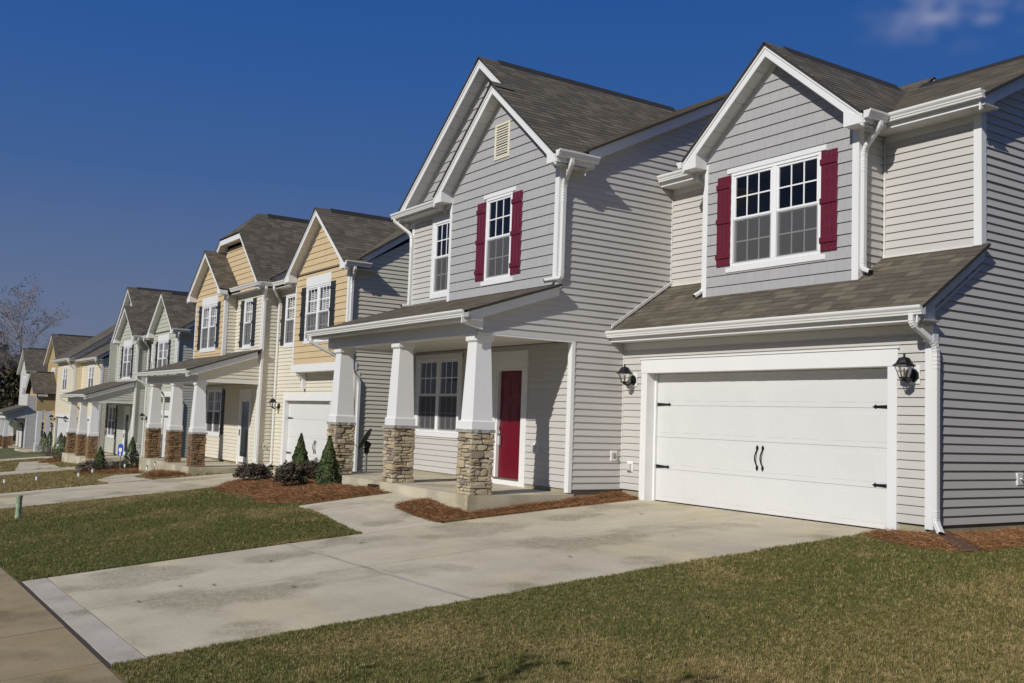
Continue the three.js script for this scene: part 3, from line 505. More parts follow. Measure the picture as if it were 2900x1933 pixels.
// ---------------------------------------------------------------- the house with the burgundy door
const red = group('townhouse'); tag(red, 'greige two storey house with burgundy shutters, red door and wide white garage door', 'house', 'houses of the street');
(() => {
  const S = SID.grey, K = SID.shake, F = V3(0, 0, 1), E = V3(1, 0, 0), mx = wz(0);
  // footing
  new G().box(-6.02, -.5, -8, -.002, .150, -.30).mesh('footing', M.footing, red); new G().box(-6.02, -.5, -.299, -5.42, .150, -.02).mesh('footing', M.footing, red); new G().box(-.60, -.5, -.299, -.002, .150, -.02).mesh('footing', M.footing, red); new G().box(-12.0, -.6, -6, -6.06, .125, 1.06).mesh('footing', M.footing, red);
  // garage front wall
  lapWall(red, { map: wz(0), poly: [[-6.03, .155], [0, .155], [0, 2.69], [-6.03, 2.69]], holes: [[-5.40, -.62, .0, 2.17]], mats: S, seed: 4 });
  const gt = new G(); gt.cbox(wz(0), -5.525, -5.38, -.03, 2.155, -.24, .030).mesh('garage_casing', M.trim, red); new G().cbox(wz(0), -.64, -.495, -.05, 2.155, -.24, .030).mesh('garage_casing', M.trim, red);
  new G().cbox(wz(0), -5.535, -.485, 2.157, 2.386, -.24, .034).mesh('garage_header', M.trim, red); new G().cbox(wz(0), -5.56, -.46, 2.388, 2.412, .0, .048, .004).mesh('drip_cap', M.trim, red);
  new G().mbox(wz(0), -5.378, -5.335, .0, 2.15, -.19, -.15).mesh('door_stop', M.trim, red); new G().mbox(wz(0), -.685, -.642, 0, 2.15, -.19, -.15).mesh('door_stop', M.trim, red);
  garageDoor(red, wz(-.195), -5.375, -.645, .012, 2.152, 8);
  new G().box(-5.4, -.2, -.7, -.62, -.004, .028).mesh('threshold', M.concrete, red);
  lantern(red, -.235, 2.04, .014, true, 1.16); lantern(red, -5.71, 2.05, .014, true, 1.16); outletBox(red, wz(0), -5.775, .55);
  new G().box(-6.03, 2.575, .002, -.09, 2.688, .022).mesh('frieze', M.soffit, red);
  cornerPost(red, 0, 0, .105, 2.66); new G().box(-6.028, .15, .002, -6.0, 2.56, .03).mesh('inside_corner', M.soffit, red);
  // garage side wall (whole right side of the house)
  lapWall(red, { map: wx(0), poly: [[0, .155], [8, .155], [8, 9.1], [7.0, 5.75], [3.85, 7.12], [1.10, 5.74], [1.068, 5.62], [1.068, 3.72], [0, 2.92]].filter((p, i) => i !== 2), mats: S, seams: true, seed: 9 });
  { const R0 = wx(0); const hb = new G().cbox(R0, 1.87, 2.02, .64, .81, 0, .03, .008).mesh('hose_bib', M.trim, red); new G().add(new THREE.TorusGeometry(.03, .008, 6, 14), new THREE.Matrix4().makeRotationY(.5).setPosition(.11, .73, -1.98)).add(new THREE.CylinderGeometry(.012, .014, .12, 8), new THREE.Matrix4().makeRotationZ(1.2).setPosition(.07, .72, -1.95)).mesh('tap', M.steel, hb); }
  // lower roof over the garage
  const s66 = V3(0, .66, -1).normalize();
  roofSlope(red, { O: V3(-6.02, 2.862, .405), U: E, S: s66, poly: [[0, 0], [6.145, 0], [6.145, 1.775], [0, 1.775]], single: true, seed: 31 });
  new G().box(-6.02, 2.695, .315, .04, 2.84, .335).mesh('fascia', M.trim, red); soffit(red, V3(-6.0, 2.70, .005), E, F, 6.1, .31, .61);
  gutter(red, V3(-6.02, 2.765, .336), V3(.125, 2.765, .336), F);
  board3(red, 'rake_fascia', V3(.035, 2.835, .40), V3(.035, 3.80, -1.062), .17, E, .022, M.trim); board3(red, 'rake_fascia', V3(.057, 2.845, .405), V3(.057, 3.815, -1.062), .05, E, .012, M.trim);
  { const P = [[-.335, 2.66], [-.002, 2.66], [-.002, 2.86], [-.335, 2.68]]; new G().prism((u, v, d) => V3(d, v, -u), [[-.335, 2.662], [.0, 2.662], [.0, 2.94], [-.335, 2.72]], .0255, .034).mesh('cornice_return', M.trim, red); new G().prism((u, v, d) => V3(d, v, -u), [[0, 2.83], [1.06, 3.53], [1.06, 3.57], [0, 2.87]], .016, .034).mesh('soffit', M.soffit, red); }
  board3(red, 'step_flashing', V3(-6.0, 2.99, .34), V3(-6.0, 3.93, -1.06), .055, E, .028, M.soffit);
  new G().mbox(wz(-1.066), -6.0, -.09, 3.805, 3.842, .0, .04).mesh('wall_flashing', M.soffit, red);
  // upper wall behind the bay
  lapWall(red, { map: wz(-1.068), poly: [[-6.03, 3.83], [-4.5, 3.83], [-4.5, 5.62], [-6.03, 5.62]], mats: S, start: 3.84, seed: 6 });
  lapWall(red, { map: wz(-1.068), poly: [[-1.55, 3.83], [0, 3.83], [0, 5.62], [-1.55, 5.62]], mats: S, start: 3.84, seed: 7 });
  cornerPost(red, 0, -1.068, 3.78, 5.63); new G().box(-6.02, 5.515, -1.066, -4.6, 5.62, -1.044).mesh('frieze', M.soffit, red); new G().box(-1.49, 5.515, -1.066, -.09, 5.62, -1.044).mesh('frieze', M.soffit, red);
  new G().box(-1.49, 3.8, -1.066, -1.462, 5.515, -1.036).mesh('inside_corner', M.soffit, red); new G().box(-6.026, 3.8, -1.066, -5.998, 5.515, -1.036).mesh('inside_corner', M.soffit, red);
  // bay over the garage with grey shakes
  const zb = -.49, bm = wz(zb), bh = [[-3.975, -2.155, 3.885, 5.443]];
  shakeWall(red, { map: bm, poly: [[-4.59, 3.425], [-1.51, 3.425], [-1.51, 5.72], [-3.05, 7.03], [-4.59, 5.72]], holes: bh, mats: K, start: 3.427, seed: 13 });
  lapWall(red, { map: wx(-1.51), poly: [[.49, 3.42], [1.068, 3.80], [1.068, 5.62], [.49, 5.62]], mats: S, start: 3.84, seed: 8 });
  new G().prism((u, v, d) => V3(d, v, u), [[-.49, 3.42], [-1.068, 3.8], [-1.068, 5.62], [-.49, 5.62]], -4.60, -4.55).mesh('wall', S[1], red);
  cornerPost(red, -1.51, zb, 3.40, 5.66); new G().box(-4.59, 3.40, zb + .001, -4.512, 5.70, zb + .024).mesh('corner_trim', M.trim, red);
  new G().mbox(bm, -4.51, -1.6, 3.392, 3.424, -.02, .02).mesh('base_flashing', M.soffit, red); new G().mbox(bm, -4.62, -1.48, 3.34, 3.391, -.02, .05).mesh('roof_flashing', M.deck, red);
  windowUnit(red, { map: bm, u0: -3.973, u1: -2.158, v0: 3.887, v1: 5.443, units: 2, head: .088, sill: .085, ext: .095 });
  shutter(red, bm, -2.150, -1.858, 3.925, 5.435, M.burgundy); shutter(red, bm, -4.281, -3.983, 3.925, 5.42, M.burgundy);
  const zf = -.207;
  gable(red, { xL: -4.87, xR: -1.23, yL: 5.735, yR: 5.735, xA: -3.05, yA: 7.269, zF: zf, zB: -4.0, zW: zb, seed: 41 });
  returnBox(red, [[-4.868, 5.735], [-4.868, 5.62], [-4.545, 5.62], [-4.545, 5.85]], zb + .03, zf + .006); returnBox(red, [[-1.232, 5.735], [-1.232, 5.62], [-1.555, 5.62], [-1.555, 5.85]], zb + .03, zf + .006);
  // upper eaves and gutters of the right block
  soffit(red, V3(-1.49, 5.622, -1.066), E, F, 1.74, .32, .3); soffit(red, V3(-6.0, 5.622, -1.066), E, F, 1.42, .32, .3);
  new G().box(-1.508, 5.626, -.76, -1.235, 5.64, zf - .03).mesh('soffit', M.soffit, red); new G().box(-4.865, 5.626, -.76, -4.592, 5.64, zf - .03).mesh('soffit', M.soffit, red);
  new G().box(-1.21, 5.622, -.757, .18, 5.77, -.737).mesh('fascia', M.trim, red); new G().box(-6.0, 5.622, -.757, -4.89, 5.77, -.737).mesh('fascia', M.trim, red);
  new G().box(-1.232, 5.622, -.757, -1.212, 5.73, zf - .02).mesh('fascia', M.trim, red); new G().box(-4.868, 5.622, -.757, -4.888, 5.73, zf - .02).mesh('fascia', M.trim, red);
  gutter(red, V3(-1.21, 5.695, -.736), V3(.27, 5.695, -.736), F); gutter(red, V3(-5.98, 5.695, -.736), V3(-4.93, 5.695, -.736), F);
  gutter(red, V3(-1.211, 5.675, -.62), V3(-1.211, 5.675, zf + .01), E); gutter(red, V3(-4.889, 5.675, zf + .01), V3(-4.889, 5.675, -.62), V3(-1, 0, 0));
  roofSlope(red, { O: V3(-6.1, 5.755, -.70), U: E, S: V3(0, .5, -1), poly: [[0, 0], [6.39, 0], [6.39, 3.52], [0, 3.52]], seed: 51 });
  roofSlope(red, { O: V3(-6.1, 5.755, -6.997), U: E, S: V3(0, .5, 1), poly: [[0, 0], [6.39, 0], [6.39, 3.52], [0, 3.52]], seed: 53 });
  { const rv = new G(); rv.prism((u, v, d) => V3(d, 7.33 + v, -3.848 + u), [[-.15, -.06], [0, .05], [.15, -.06], [.15, -.085], [0, .01], [-.15, -.085]], -2.75, .25); rv.mesh('ridge_vent', M.vent_ridge, red); }
  board3(red, 'rake_fascia', V3(.185, 5.735, -.72), V3(.185, 7.295, -3.84), .18, E, .022, M.trim); board3(red, 'rake_fascia', V3(.207, 5.745, -.72), V3(.207, 7.305, -3.84), .05, E, .012, M.trim);
  new G().prism((u, v, d) => V3(d, v, u), [[-.76, 5.622], [-1.07, 5.622], [-1.07, 5.75], [-.76, 5.63]], .0255, .184).mesh('cornice_return', M.trim, red);
  new G().prism((u, v, d) => V3(d, v, u), [[-1.07, 5.725], [-3.84, 7.11], [-3.84, 7.14], [-1.07, 5.755]], .016, .184).mesh('soffit', M.soffit, red);
  // a rear cross gable seen over the roofs
  new G().prism((u, v, d) => V3(d, v, u), [[-4.4, 7.2], [-5.893, 8.22], [-7.4, 7.2], [-7.4, 6], [-4.4, 6]], -4.9, -4.02).mesh('rear_gable_wall', S[1], red);
  roofSlope(red, { O: V3(-9.6, 7.15, -4.25), U: E, S: V3(0, .68, -1), poly: [[0, 0], [5.72, 0], [5.72, 1.99], [0, 1.99]], seed: 55 }); roofSlope(red, { O: V3(-9.6, 7.15, -7.54), U: E, S: V3(0, .68, 1), poly: [[0, 0], [5.72, 0], [5.72, 1.99], [0, 1.99]], seed: 56 });
  board3(red, 'rake_fascia', V3(-3.9, 7.15, -4.25), V3(-3.9, 8.26, -5.893), .17, E, .02, M.trim); board3(red, 'rake_fascia', V3(-3.9, 8.26, -5.893), V3(-3.9, 7.15, -7.54), .17, E, .02, M.trim);
  // downspouts
  downspout(red, [[-.03, 2.78, .39], [-.03, 2.66, .39], [.042, 2.42, .0], [.042, 2.2, -.012], [.042, .30, -.012], [.042, .20, -.012], [.20, .075, .12]], V3(0, 0, 1), .085, .065);
  downspout(red, [[-1.16, 5.68, -.50], [-1.16, 5.60, -.50], [-1.455, 5.34, -.54], [-1.455, 5.1, -.54], [-1.455, 3.72, -.54], [-1.455, 3.60, -.54], [-1.30, 3.54, -.50]], V3(0, 0, 1), .085, .06);
  downspout(red, [[-4.95, 5.70, -.66], [-4.95, 5.60, -.66], [-4.66, 5.38, -.60], [-4.655, 5.2, -.55], [-4.655, 3.70, -.55], [-4.655, 3.58, -.55], [-4.70, 3.47, -.38]], V3(1, 0, 0), .075, .06);

  // ---- left block: side wall facing the driveway
  const W = -6.03;
  lapWall(red, { map: wx(W), poly: [[-1.145, .13], [0, .13], [0, 2.93], [1.07, 3.83], [1.07, 5.4], [9.0, 5.4], [9.0, 6.0], [3.9, 8.32], [-1.16, 5.70], [-1.53, 5.62], [-1.53, 3.50], [-3.05, 2.96], [-3.05, 2.655], [-1.145, 2.655]], mats: S, seams: true, start: .145, seed: 15 });
  outletBox(red, wx(W), -.19, .72, 'hose_bib', false);
  new G().box(W - .09, .09, 1.10, W + .024, 2.655, 1.169).mesh('corner_trim', M.trim, red);
  new G().box(W - .06, 2.632, 1.17, W + .02, 2.668, 3.06).mesh('beam_trim', M.trim, red);
  board3(red, 'rake_fascia', V3(-5.925, 2.945, 3.43), V3(-5.925, 3.565, 1.55), .17, E, .022, M.trim); board3(red, 'rake_fascia', V3(-5.903, 2.955, 3.43), V3(-5.903, 3.575, 1.55), .05, E, .012, M.trim);
  new G().prism((u, v, d) => V3(d, v, u), [[3.36, 2.79], [1.55, 3.385], [1.55, 3.42], [3.36, 2.825]], W + .016, -5.926).mesh('soffit', M.soffit, red);
  new G().prism((u, v, d) => V3(d, v, u), [[3.36, 2.79], [3.02, 2.70], [3.02, 2.92], [3.36, 2.82]], W + .012, -5.927).mesh('cornice_return', M.trim, red);
  // porch back wall with window and door
  const pb = wz(1.10);
  lapWall(red, { map: pb, poly: [[-12.03, .14], [-6.1, .14], [-6.1, 2.66], [-12.03, 2.66]], holes: [[-11.68, -9.78, .93, 2.57], [-8.60, -7.40, .08, 2.55]], mats: S, start: .145, seed: 17 });
  windowUnit(red, { map: pb, u0: -11.60, u1: -9.845, v0: .955, v1: 2.515, units: 2, head: .09, sill: .085, side: .11, ext: .11, headExt: .11 });
  // door
  new G().cbox(pb, -8.62, -8.45, .07, 2.24, -.1, .034).mesh('door_casing', M.trim, red); new G().cbox(pb, -7.56, -7.39, .07, 2.24, -.1, .034).mesh('door_casing', M.trim, red); new G().cbox(pb, -8.62, -7.39, 2.242, 2.565, -.1, .036).mesh('door_header', M.trim, red); new G().cbox(pb, -8.45, -7.56, .072, .17, -.1, .03).mesh('door_kick', M.trim, red);
  new G().mbox(pb, -8.45, -8.40, .17, 2.24, -.1, .0).mbox(pb, -7.61, -7.56, .17, 2.24, -.1, .0).mbox(pb, -8.40, -7.61, 2.20, 2.24, -.1, 0).mesh('door_jamb', M.trim, red); new G().mbox(pb, -8.42, -7.58, .172, .205, -.1, .04).mesh('door_sill', M.steel, red);
  { const d = group('front_door', red), dm = wz(1.04); new G().cbox(dm, -8.40, -7.612, .205, 2.198, -.045, 0, .004).mesh('door_leaf', M.reddoor, d);
    for (const [a, b] of [[-8.30, -8.04], [-7.97, -7.71]]) for (const [c, e] of [[.33, .82], [.93, 1.60], [1.71, 2.06]]) { const p = new G(); p.cbox(dm, a, b, c, e, .0, .007, .005); p.cbox(dm, a + .035, b - .035, c + .035, e - .035, .007, .016, .009); p.mesh('panel', M.reddoor, d); }
    new G().add(new THREE.SphereGeometry(.028, 12, 8), new THREE.Matrix4().setPosition(-8.345, 1.13, 1.09)).add(new THREE.CylinderGeometry(.012, .012, .05, 8), new THREE.Matrix4().makeRotationX(Math.PI / 2).setPosition(-8.345, 1.13, 1.06)).mesh('knob', M.steel, d); new G().add(new THREE.CylinderGeometry(.026, .028, .025, 14), new THREE.Matrix4().makeRotationX(Math.PI / 2).setPosition(-8.345, 1.26, 1.052)).mesh('deadbolt', M.steel, d);
    new G().cbox(dm, -8.375, -8.305, .80, .97, .03, .07, .01).mesh('lock_box', M.screenframe, d); new G().add(new THREE.TorusGeometry(.028, .006, 6, 14, Math.PI), new THREE.Matrix4().makeScale(1, 2.6, 1).setPosition(-8.34, .97, 1.09)).mesh('lock_shackle', M.steel, d); }
  outletBox(red, pb, -7.07, .80);
  new G().box(-12.03, .02, 1.03, -6.06, .138, 1.095).mesh('wall_base', M.footing, red);
  // left (hidden) side wall and rear
  new G().prism((u, v, d) => V3(d, v, u), [[1.10, -.3], [-8, -.3], [-8, 6.1], [-3.9, 8.3], [1.1, 5.7]], -12.04, -11.95).mesh('wall', S[1], red); new G().box(-12.0, -.4, -8.05, -.02, 5.9, -8).mesh('wall', S[0], red);
  // porch slab, beams, ceiling
  const ps = new G().mbox((u, v, d) => V3(u, v, d), -12.06, -5.985, -.5, .07, 1.06, 3.15).mesh('porch_slab', M.walk, red);
  new G().cbox(wz(3.062), -12.0, W - .02, 2.632, 2.86, -.28, 0, .004).mesh('porch_beam', M.trim, red); new G().box(-12.0, 2.632, 1.12, -11.74, 2.9, 2.78).mesh('porch_beam', M.trim, red);
  soffit(red, V3(-11.74, 2.672, 1.12), E, F, 5.66, 1.66, .3); soffit(red, V3(-12.25, 2.835, 3.064), E, F, 6.38, .27, .61);
  new G().box(-12.27, 2.835, 3.325, -5.927, 2.95, 3.343).mesh('fascia', M.trim, red);
  gutter(red, V3(-12.30, 2.872, 3.344), V3(-5.845, 2.872, 3.344), F);
  const pS = V3(0, .328, -1).normalize();
  roofSlope(red, { O: V3(-12.30, 2.965, 3.43), U: E, S: pS, poly: [[0, 0], [6.455, 0], [6.455, 1.99], [2.6, 1.99], [2.6, 2.38], [0, 2.38]], seed: 61 });
  board3(red, 'rake_fascia', V3(-12.26, 2.945, 3.43), V3(-12.26, 3.70, 1.16), .17, V3(-1, 0, 0), .022, M.trim);
  new G().prism((u, v, d) => V3(d, v, u), [[3.05, 2.66], [3.05, 2.94], [1.16, 3.6], [1.1, 2.66]], -12.04, -11.98).mesh('porch_gable', S[1], red);
  [-6.25, -8.945, -11.58].forEach((x, i) => column(red, x, 2.872, .07, 0, STONE, 300 + i));
  downspout(red, [[-12.16, 2.88, 3.40], [-12.16, 2.76, 3.40], [-11.99, 2.33, 2.52], [-11.985, 2.1, 2.44], [-11.985, .2, 2.44], [-11.985, .1, 2.44], [-12.1, .0, 2.6]], V3(1, 0, 0), .075, .06);
  // upper left wall and its window
  const ul = wz(1.155);
  lapWall(red, { map: ul, poly: [[-12.04, 3.66], [-9.66, 3.66], [-9.66, 5.62], [-12.04, 5.62]], holes: [[-11.06, -10.20, 3.86, 5.44]], mats: S, start: 3.73, seed: 19 });
  windowUnit(red, { map: ul, u0: -11.03, u1: -10.22, v0: 3.875, v1: 5.43, head: .10, sill: .09, side: .085, ext: .085, headExt: .085 });
  new G().box(-12.045, 3.62, 1.156, -11.95, 5.62, 1.182).mesh('corner_trim', M.trim, red); new G().box(-12.0, 5.53, 1.157, -9.74, 5.62, 1.178).mesh('frieze', M.soffit, red);
  // front gable bay in shakes
  const gm = wz(1.53);
  shakeWall(red, { map: gm, poly: [[-9.72, 3.575], [-6.03, 3.575], [-6.03, 5.66], [-7.872, 7.22], [-9.72, 5.66]], holes: [[-8.33, -7.44, 3.855, 5.435]], mats: K, start: 3.60, mode: 'merged', seed: 23 });
  cornerPost(red, W, 1.53, 3.55, 5.66); new G().box(-9.725, 3.56, 1.531, -9.635, 5.68, 1.554).mesh('corner_trim', M.trim, red); new G().box(-9.725, 3.6, 1.16, -9.70, 5.65, 1.531).mesh('bay_side', S[1], red);
  new G().mbox(gm, -9.63, -6.12, 3.535, 3.574, -.02, .02).mesh('base_flashing', M.soffit, red);
  windowUnit(red, { map: gm, u0: -8.335, u1: -7.442, v0: 3.86, v1: 5.435, head: .085, sill: .085, ext: .10 });
  shutter(red, gm, -7.435, -7.118, 3.90, 5.41, M.burgundy); shutter(red, gm, -8.648, -8.345, 3.89, 5.39, M.burgundy);
  { const v = group('gable_vent', red); new G().cbox(gm, -8.125, -7.61, 6.13, 6.175, 0, .035).cbox(gm, -8.125, -7.61, 6.765, 6.81, 0, .035).cbox(gm, -8.125, -8.07, 6.175, 6.765, 0, .035).cbox(gm, -7.665, -7.61, 6.175, 6.765, 0, .035).mesh('vent_frame', M.vent, v); new G().mbox(gm, -8.07, -7.665, 6.175, 6.765, .001, .006).mesh('backing', M.deck, v);
    for (let k = 0; k < 12; k++) { const y = 6.18 + k * .0487, s = new G(); s.quad(gm(-8.07, y, .032), gm(-7.665, y, .032), gm(-7.665, y + .036, .008), gm(-8.07, y + .036, .008)).quad(gm(-8.07, y, .032), gm(-7.665, y, .032), gm(-7.665, y + .034, .006), gm(-8.07, y + .034, .006)); s.mesh('louvre', M.vent, v); } }
  // roofs of the left block: front gable, larger gable behind, main roof
  const rx = -5.78, ry = 5.735, ax = -8.97, ay = 8.37, t = .05, sr = Math.hypot(ax - rx, ay - ry), fA = (7.492 - ry) / (ay - ry);
  gable(red, { xL: -9.97, xR: rx, yL: 5.665, yR: ry, xA: -7.872, yA: 7.492, zF: 1.81, zB: 1.42, zW: 1.53, seed: 71, right: false });
  gable(red, { xL: -12.26, xR: rx, yL: 5.735, yR: ry, xA: ax, yA: ay, zF: 1.45, zB: -4.2, zW: 1.155, seed: 75, rightPoly: [[-.36, 0], [.5, 0], [.56, sr * .1], [5.4, sr], [0, sr], [0, sr * fA + .02], [-.36, sr * fA + .02]] });
  // siding of the larger gable
  shakeWall(red, { map: ul, poly: [[-12.04, 5.62], [-6.4, 5.62], [-8.97, 8.15]], mats: K, start: 5.62, mode: 'merged', seed: 27 });
  returnBox(red, [[-9.968, 5.665], [-9.968, 5.575], [-9.645, 5.575], [-9.645, 5.83]], 1.56, 1.816); returnBox(red, [[-5.782, 5.735], [-5.782, 5.62], [-6.03, 5.62], [-6.03, 5.85]], 1.56, 1.816); returnBox(red, [[-12.258, 5.735], [-12.258, 5.64], [-12.04, 5.64], [-12.04, 5.80]], 1.16, 1.456);
  soffit(red, V3(-12.25, 5.622, 1.157), E, F, 2.55, .27, .3); new G().box(-12.27, 5.622, 1.43, -9.98, 5.75, 1.448).mesh('fascia', M.trim, red); gutter(red, V3(-12.42, 5.66, 1.449), V3(-9.99, 5.66, 1.449), F);
  new G().box(W + .005, 5.618, .99, -5.785, 5.64, 1.80).mesh('soffit', M.soffit, red); new G().box(-5.783, 5.62, .99, -5.765, 5.74, 1.80).mesh('fascia', M.trim, red); gutter(red, V3(-5.764, 5.70, .96), V3(-5.764, 5.70, 1.82), E);
  downspout(red, [[-5.71, 5.70, 1.52], [-5.71, 5.60, 1.52], [-5.965, 5.36, 1.475], [-5.975, 5.1, 1.47], [-5.975, 3.80, 1.47], [-5.975, 3.70, 1.48], [-6.10, 3.64, 1.74]], V3(0, 0, 1), .085, .06);
  downspout(red, [[-12.30, 5.68, 1.50], [-12.30, 5.60, 1.50], [-12.01, 5.30, 1.22], [-12.0, 5.1, 1.215], [-12.0, 3.8, 1.215], [-12.0, 3.72, 1.215], [-12.0, 3.69, 1.4]], V3(1, 0, 0), .075, .06);
  roofSlope(red, { O: V3(-12.25, 5.95, 1.10), U: E, S: V3(0, .5, -1), poly: [[0, 0], [6.42, 0], [6.42, 5.6], [0, 5.6]], seed: 81 }); roofSlope(red, { O: V3(-12.25, 5.95, -8.92), U: E, S: V3(0, .5, 1), poly: [[0, 0], [6.42, 0], [6.42, 5.6], [0, 5.6]], seed: 83 });
  board3(red, 'rake_fascia', V3(-5.91, 5.955, 1.02), V3(-5.91, 8.43, -3.93), .18, E, .022, M.trim); board3(red, 'rake_fascia', V3(-5.888, 5.965, 1.02), V3(-5.888, 8.44, -3.93), .05, E, .012, M.trim);
  new G().prism((u, v, d) => V3(d, v, u), [[1.0, 5.76], [-3.93, 8.225], [-3.93, 8.26], [1.0, 5.795]], W + .016, -5.911).mesh('soffit', M.soffit, red);
})();
// ---------------------------------------------------------------- the other houses of the row
function rowHouse(o) {
  const { X, dy, dz = 0, label, lap, shake, fine, clip, bayRight, stones, shut = M.blackshut, blinds = false, mir } = o;
  const h = group('townhouse'); tag(h, label, 'house', 'houses of the street');
  const F = V3(0, 0, 1), E = V3(1, 0, 0), Y = (v) => v + dy, zg = .28 + dz, zb = .61 + dz, X2 = X - 6, X3 = X - 12, zc = .82 + dz, zp = .80 + dz, zq = (bayRight ? .82 : 1.22) + dz, st = .155 + dy;
  const gw = wz(zg), dl = X - 5.05, dr = X - .65;
  const gl = (p) => p.map(([u, v]) => [u, Y(v)]);
  new G().box(X3 + .02, Y(-1.2), zg - 8, X - .02, Y(.15), zg - .30).mesh('footing', M.footing, h); new G().box(X2 + .02, Y(-1.2), zg - .299, dl - .03, Y(.15), zg - .03).mesh('footing', M.footing, h); new G().box(dr + .03, Y(-1.2), zg - .299, X - .02, Y(.15), zg - .03).mesh('footing', M.footing, h); new G().box(X3 + .02, Y(-1.2), zg - 2, X2 - .02, Y(.12), zp - .04).mesh('footing', M.footing, h);
  // garage block
  lapWall(h, { map: gw, poly: gl([[X2, .155], [X, .155], [X, 5.62], [X2, 5.62]]), holes: [[dl - .02, dr + .02, Y(-.2), Y(2.17)], [X - 5.42, X - 4.62, Y(3.88), Y(5.40)], [X - 3.6, X - .1, Y(3.3), Y(5.7)]], mats: lap, start: st, single: fine, seed: 100 + o.s });
  new G().cbox(gw, dl - .145, dl, Y(-.05), Y(2.155), -.14, .03).mesh('garage_casing', M.trim, h); new G().cbox(gw, dr, dr + .145, Y(-.05), Y(2.155), -.14, .03).mesh('garage_casing', M.trim, h); new G().cbox(gw, dl - .15, dr + .15, Y(2.157), Y(2.386), -.14, .034).mesh('garage_header', M.trim, h);
  garageDoor(h, wz(zg - .115), dl + .005, dr - .005, Y(.012), Y(2.152), 8, 4, fine);
  lantern(h, X - 5.52, Y(2.0), zg + .014, false, 1.1); if (!fine || true) lantern(h, X - .3, Y(2.0), zg + .014, false, 1.1);
  windowUnit(h, { map: gw, u0: X - 5.42, u1: X - 4.62, v0: Y(3.87), v1: Y(5.41), sill: .09, head: .02, ext: 0, blinds });
  shutter(h, gw, X - 5.74, X - 5.43, Y(3.87), Y(5.41), shut);
  cornerPost(h, X, zg, Y(.1), Y(2.95));
  lapWall(h, { map: wx(X), poly: [[-zg, Y(.155)], [8 - zg, Y(.155)], [8 - zg, Y(8.2)], [4.2 - zg, Y(8.2)], [-zb + .02, Y(5.62)], [-zb, Y(5.6)], [-zb, Y(2.99)], [-zg, Y(2.97)]], mats: lap, start: st, single: fine, seams: fine, seed: 110 + o.s });
  // jettied bay with gable
  const bm = wz(zb), b0 = X - 3.78, bc = X - 1.89;
  shakeWall(h, { map: bm, poly: gl([[b0, 3.19], [X, 3.19], [X, 5.66], [bc, 7.18], [b0, 5.66]]), holes: [[X - 2.93, X - 1.21, Y(3.88), Y(5.67)]], mats: shake, start: Y(3.19), mode: 'merged', seed: 120 + o.s });
  new G().cbox((u, v, d) => V3(u, Y(v), d), b0 - .03, X + .03, 2.97, 3.19, zg + .01, zb + .04, .006).mesh('bay_apron', M.trim, h);
  for (const x of [b0 + .28, X - .45]) new G().prism((u, v, d) => V3(x + d, Y(v), zg + u), [[.02, 2.5], [.13, 2.5], [.13, 2.78], [.30, 2.90], [.30, 2.968], [.02, 2.968]], -.06, .06).mesh('bracket', M.trim, h);
  new G().box(b0, Y(3.0), zg, b0 + .03, Y(5.66), zb).mesh('bay_side', lap[1], h);
  cornerPost(h, X, zb, Y(3.19), Y(5.66)); new G().box(b0, Y(3.19), zb + .001, b0 + .08, Y(5.68), zb + .022).mesh('corner_trim', M.trim, h);
  windowUnit(h, { map: bm, u0: X - 2.93, u1: X - 1.21, v0: Y(3.86), v1: Y(5.40), units: 2, head: .28, sill: .09, ext: .03, headExt: .02, blinds });
  shutter(h, bm, X - 3.28, X - 2.97, Y(3.88), Y(5.42), shut); shutter(h, bm, X - 1.17, X - .86, Y(3.88), Y(5.42), shut);
  gable(h, { xL: b0 - .28, xR: X + .28, yL: Y(5.735), yR: Y(5.735), xA: bc, yA: Y(7.49), zF: zb + .28, zB: zb - 3.2, zW: zb, seed: 130 + o.s, rightPoly: [[0, 0], [.75, 0], [.66, .28], [2.98, 2.81], [0, 2.81]] });
  returnBox(h, gl([[b0 - .278, 5.735], [b0 - .278, 5.62], [b0 + .08, 5.62], [b0 + .08, 5.9]]), zb + .03, zb + .286); returnBox(h, gl([[X + .278, 5.735], [X + .278, 5.62], [X - .05, 5.62], [X - .05, 5.9]]), zb + .03, zb + .286);
  new G().box(X + .005, Y(5.618), zb - .7, X + .26, Y(5.64), zb + .27).mesh('soffit', M.soffit, h); gutter(h, V3(X + .27, Y(5.69), zb - .45), V3(X + .27, Y(5.69), zb + .28), E);
  downspout(h, [[X + .31, Y(5.69), zb], [X + .31, Y(5.6), zb], [X + .055, Y(5.36), zb - .06], [X + .055, Y(5.1), zb - .06], [X + .055, Y(3.2), zb - .06], [X + .055, Y(3.0), zb - .1], [X + .055, Y(2.7), zg - .06], [X + .055, Y(.3), zg - .06], [X + .055, Y(.2), zg - .06], [X + .18, Y(.08), zg + .1]], F, .085, .06);
  // eave over the garage
  new G().box(X2 + .02, Y(5.62), zg, b0 - .29, Y(5.64), zg + .31).mesh('soffit', M.soffit, h); new G().box(X2 + .02, Y(5.53), zg + .002, b0, Y(5.62), zg + .022).mesh('frieze', M.soffit, h); gutter(h, V3(X2 + .3, Y(5.69), zg + .31), V3(b0 - .30, Y(5.69), zg + .31), F);
  const sl = .656, Lr = Math.hypot(4, 4 * sl);
  roofSlope(h, { O: V3(X2 - .1, Y(5.80), zg + .36), U: E, S: V3(0, sl, -1), poly: [[0, 0], [6.28, 0], [6.28, Lr], [0, Lr]], seed: 140 + o.s }); roofSlope(h, { O: V3(X2 - .1, Y(5.80), zg + .36 - 8), U: E, S: V3(0, sl, 1), poly: [[0, 0], [6.28, 0], [6.28, Lr], [0, Lr]], seed: 141 + o.s });
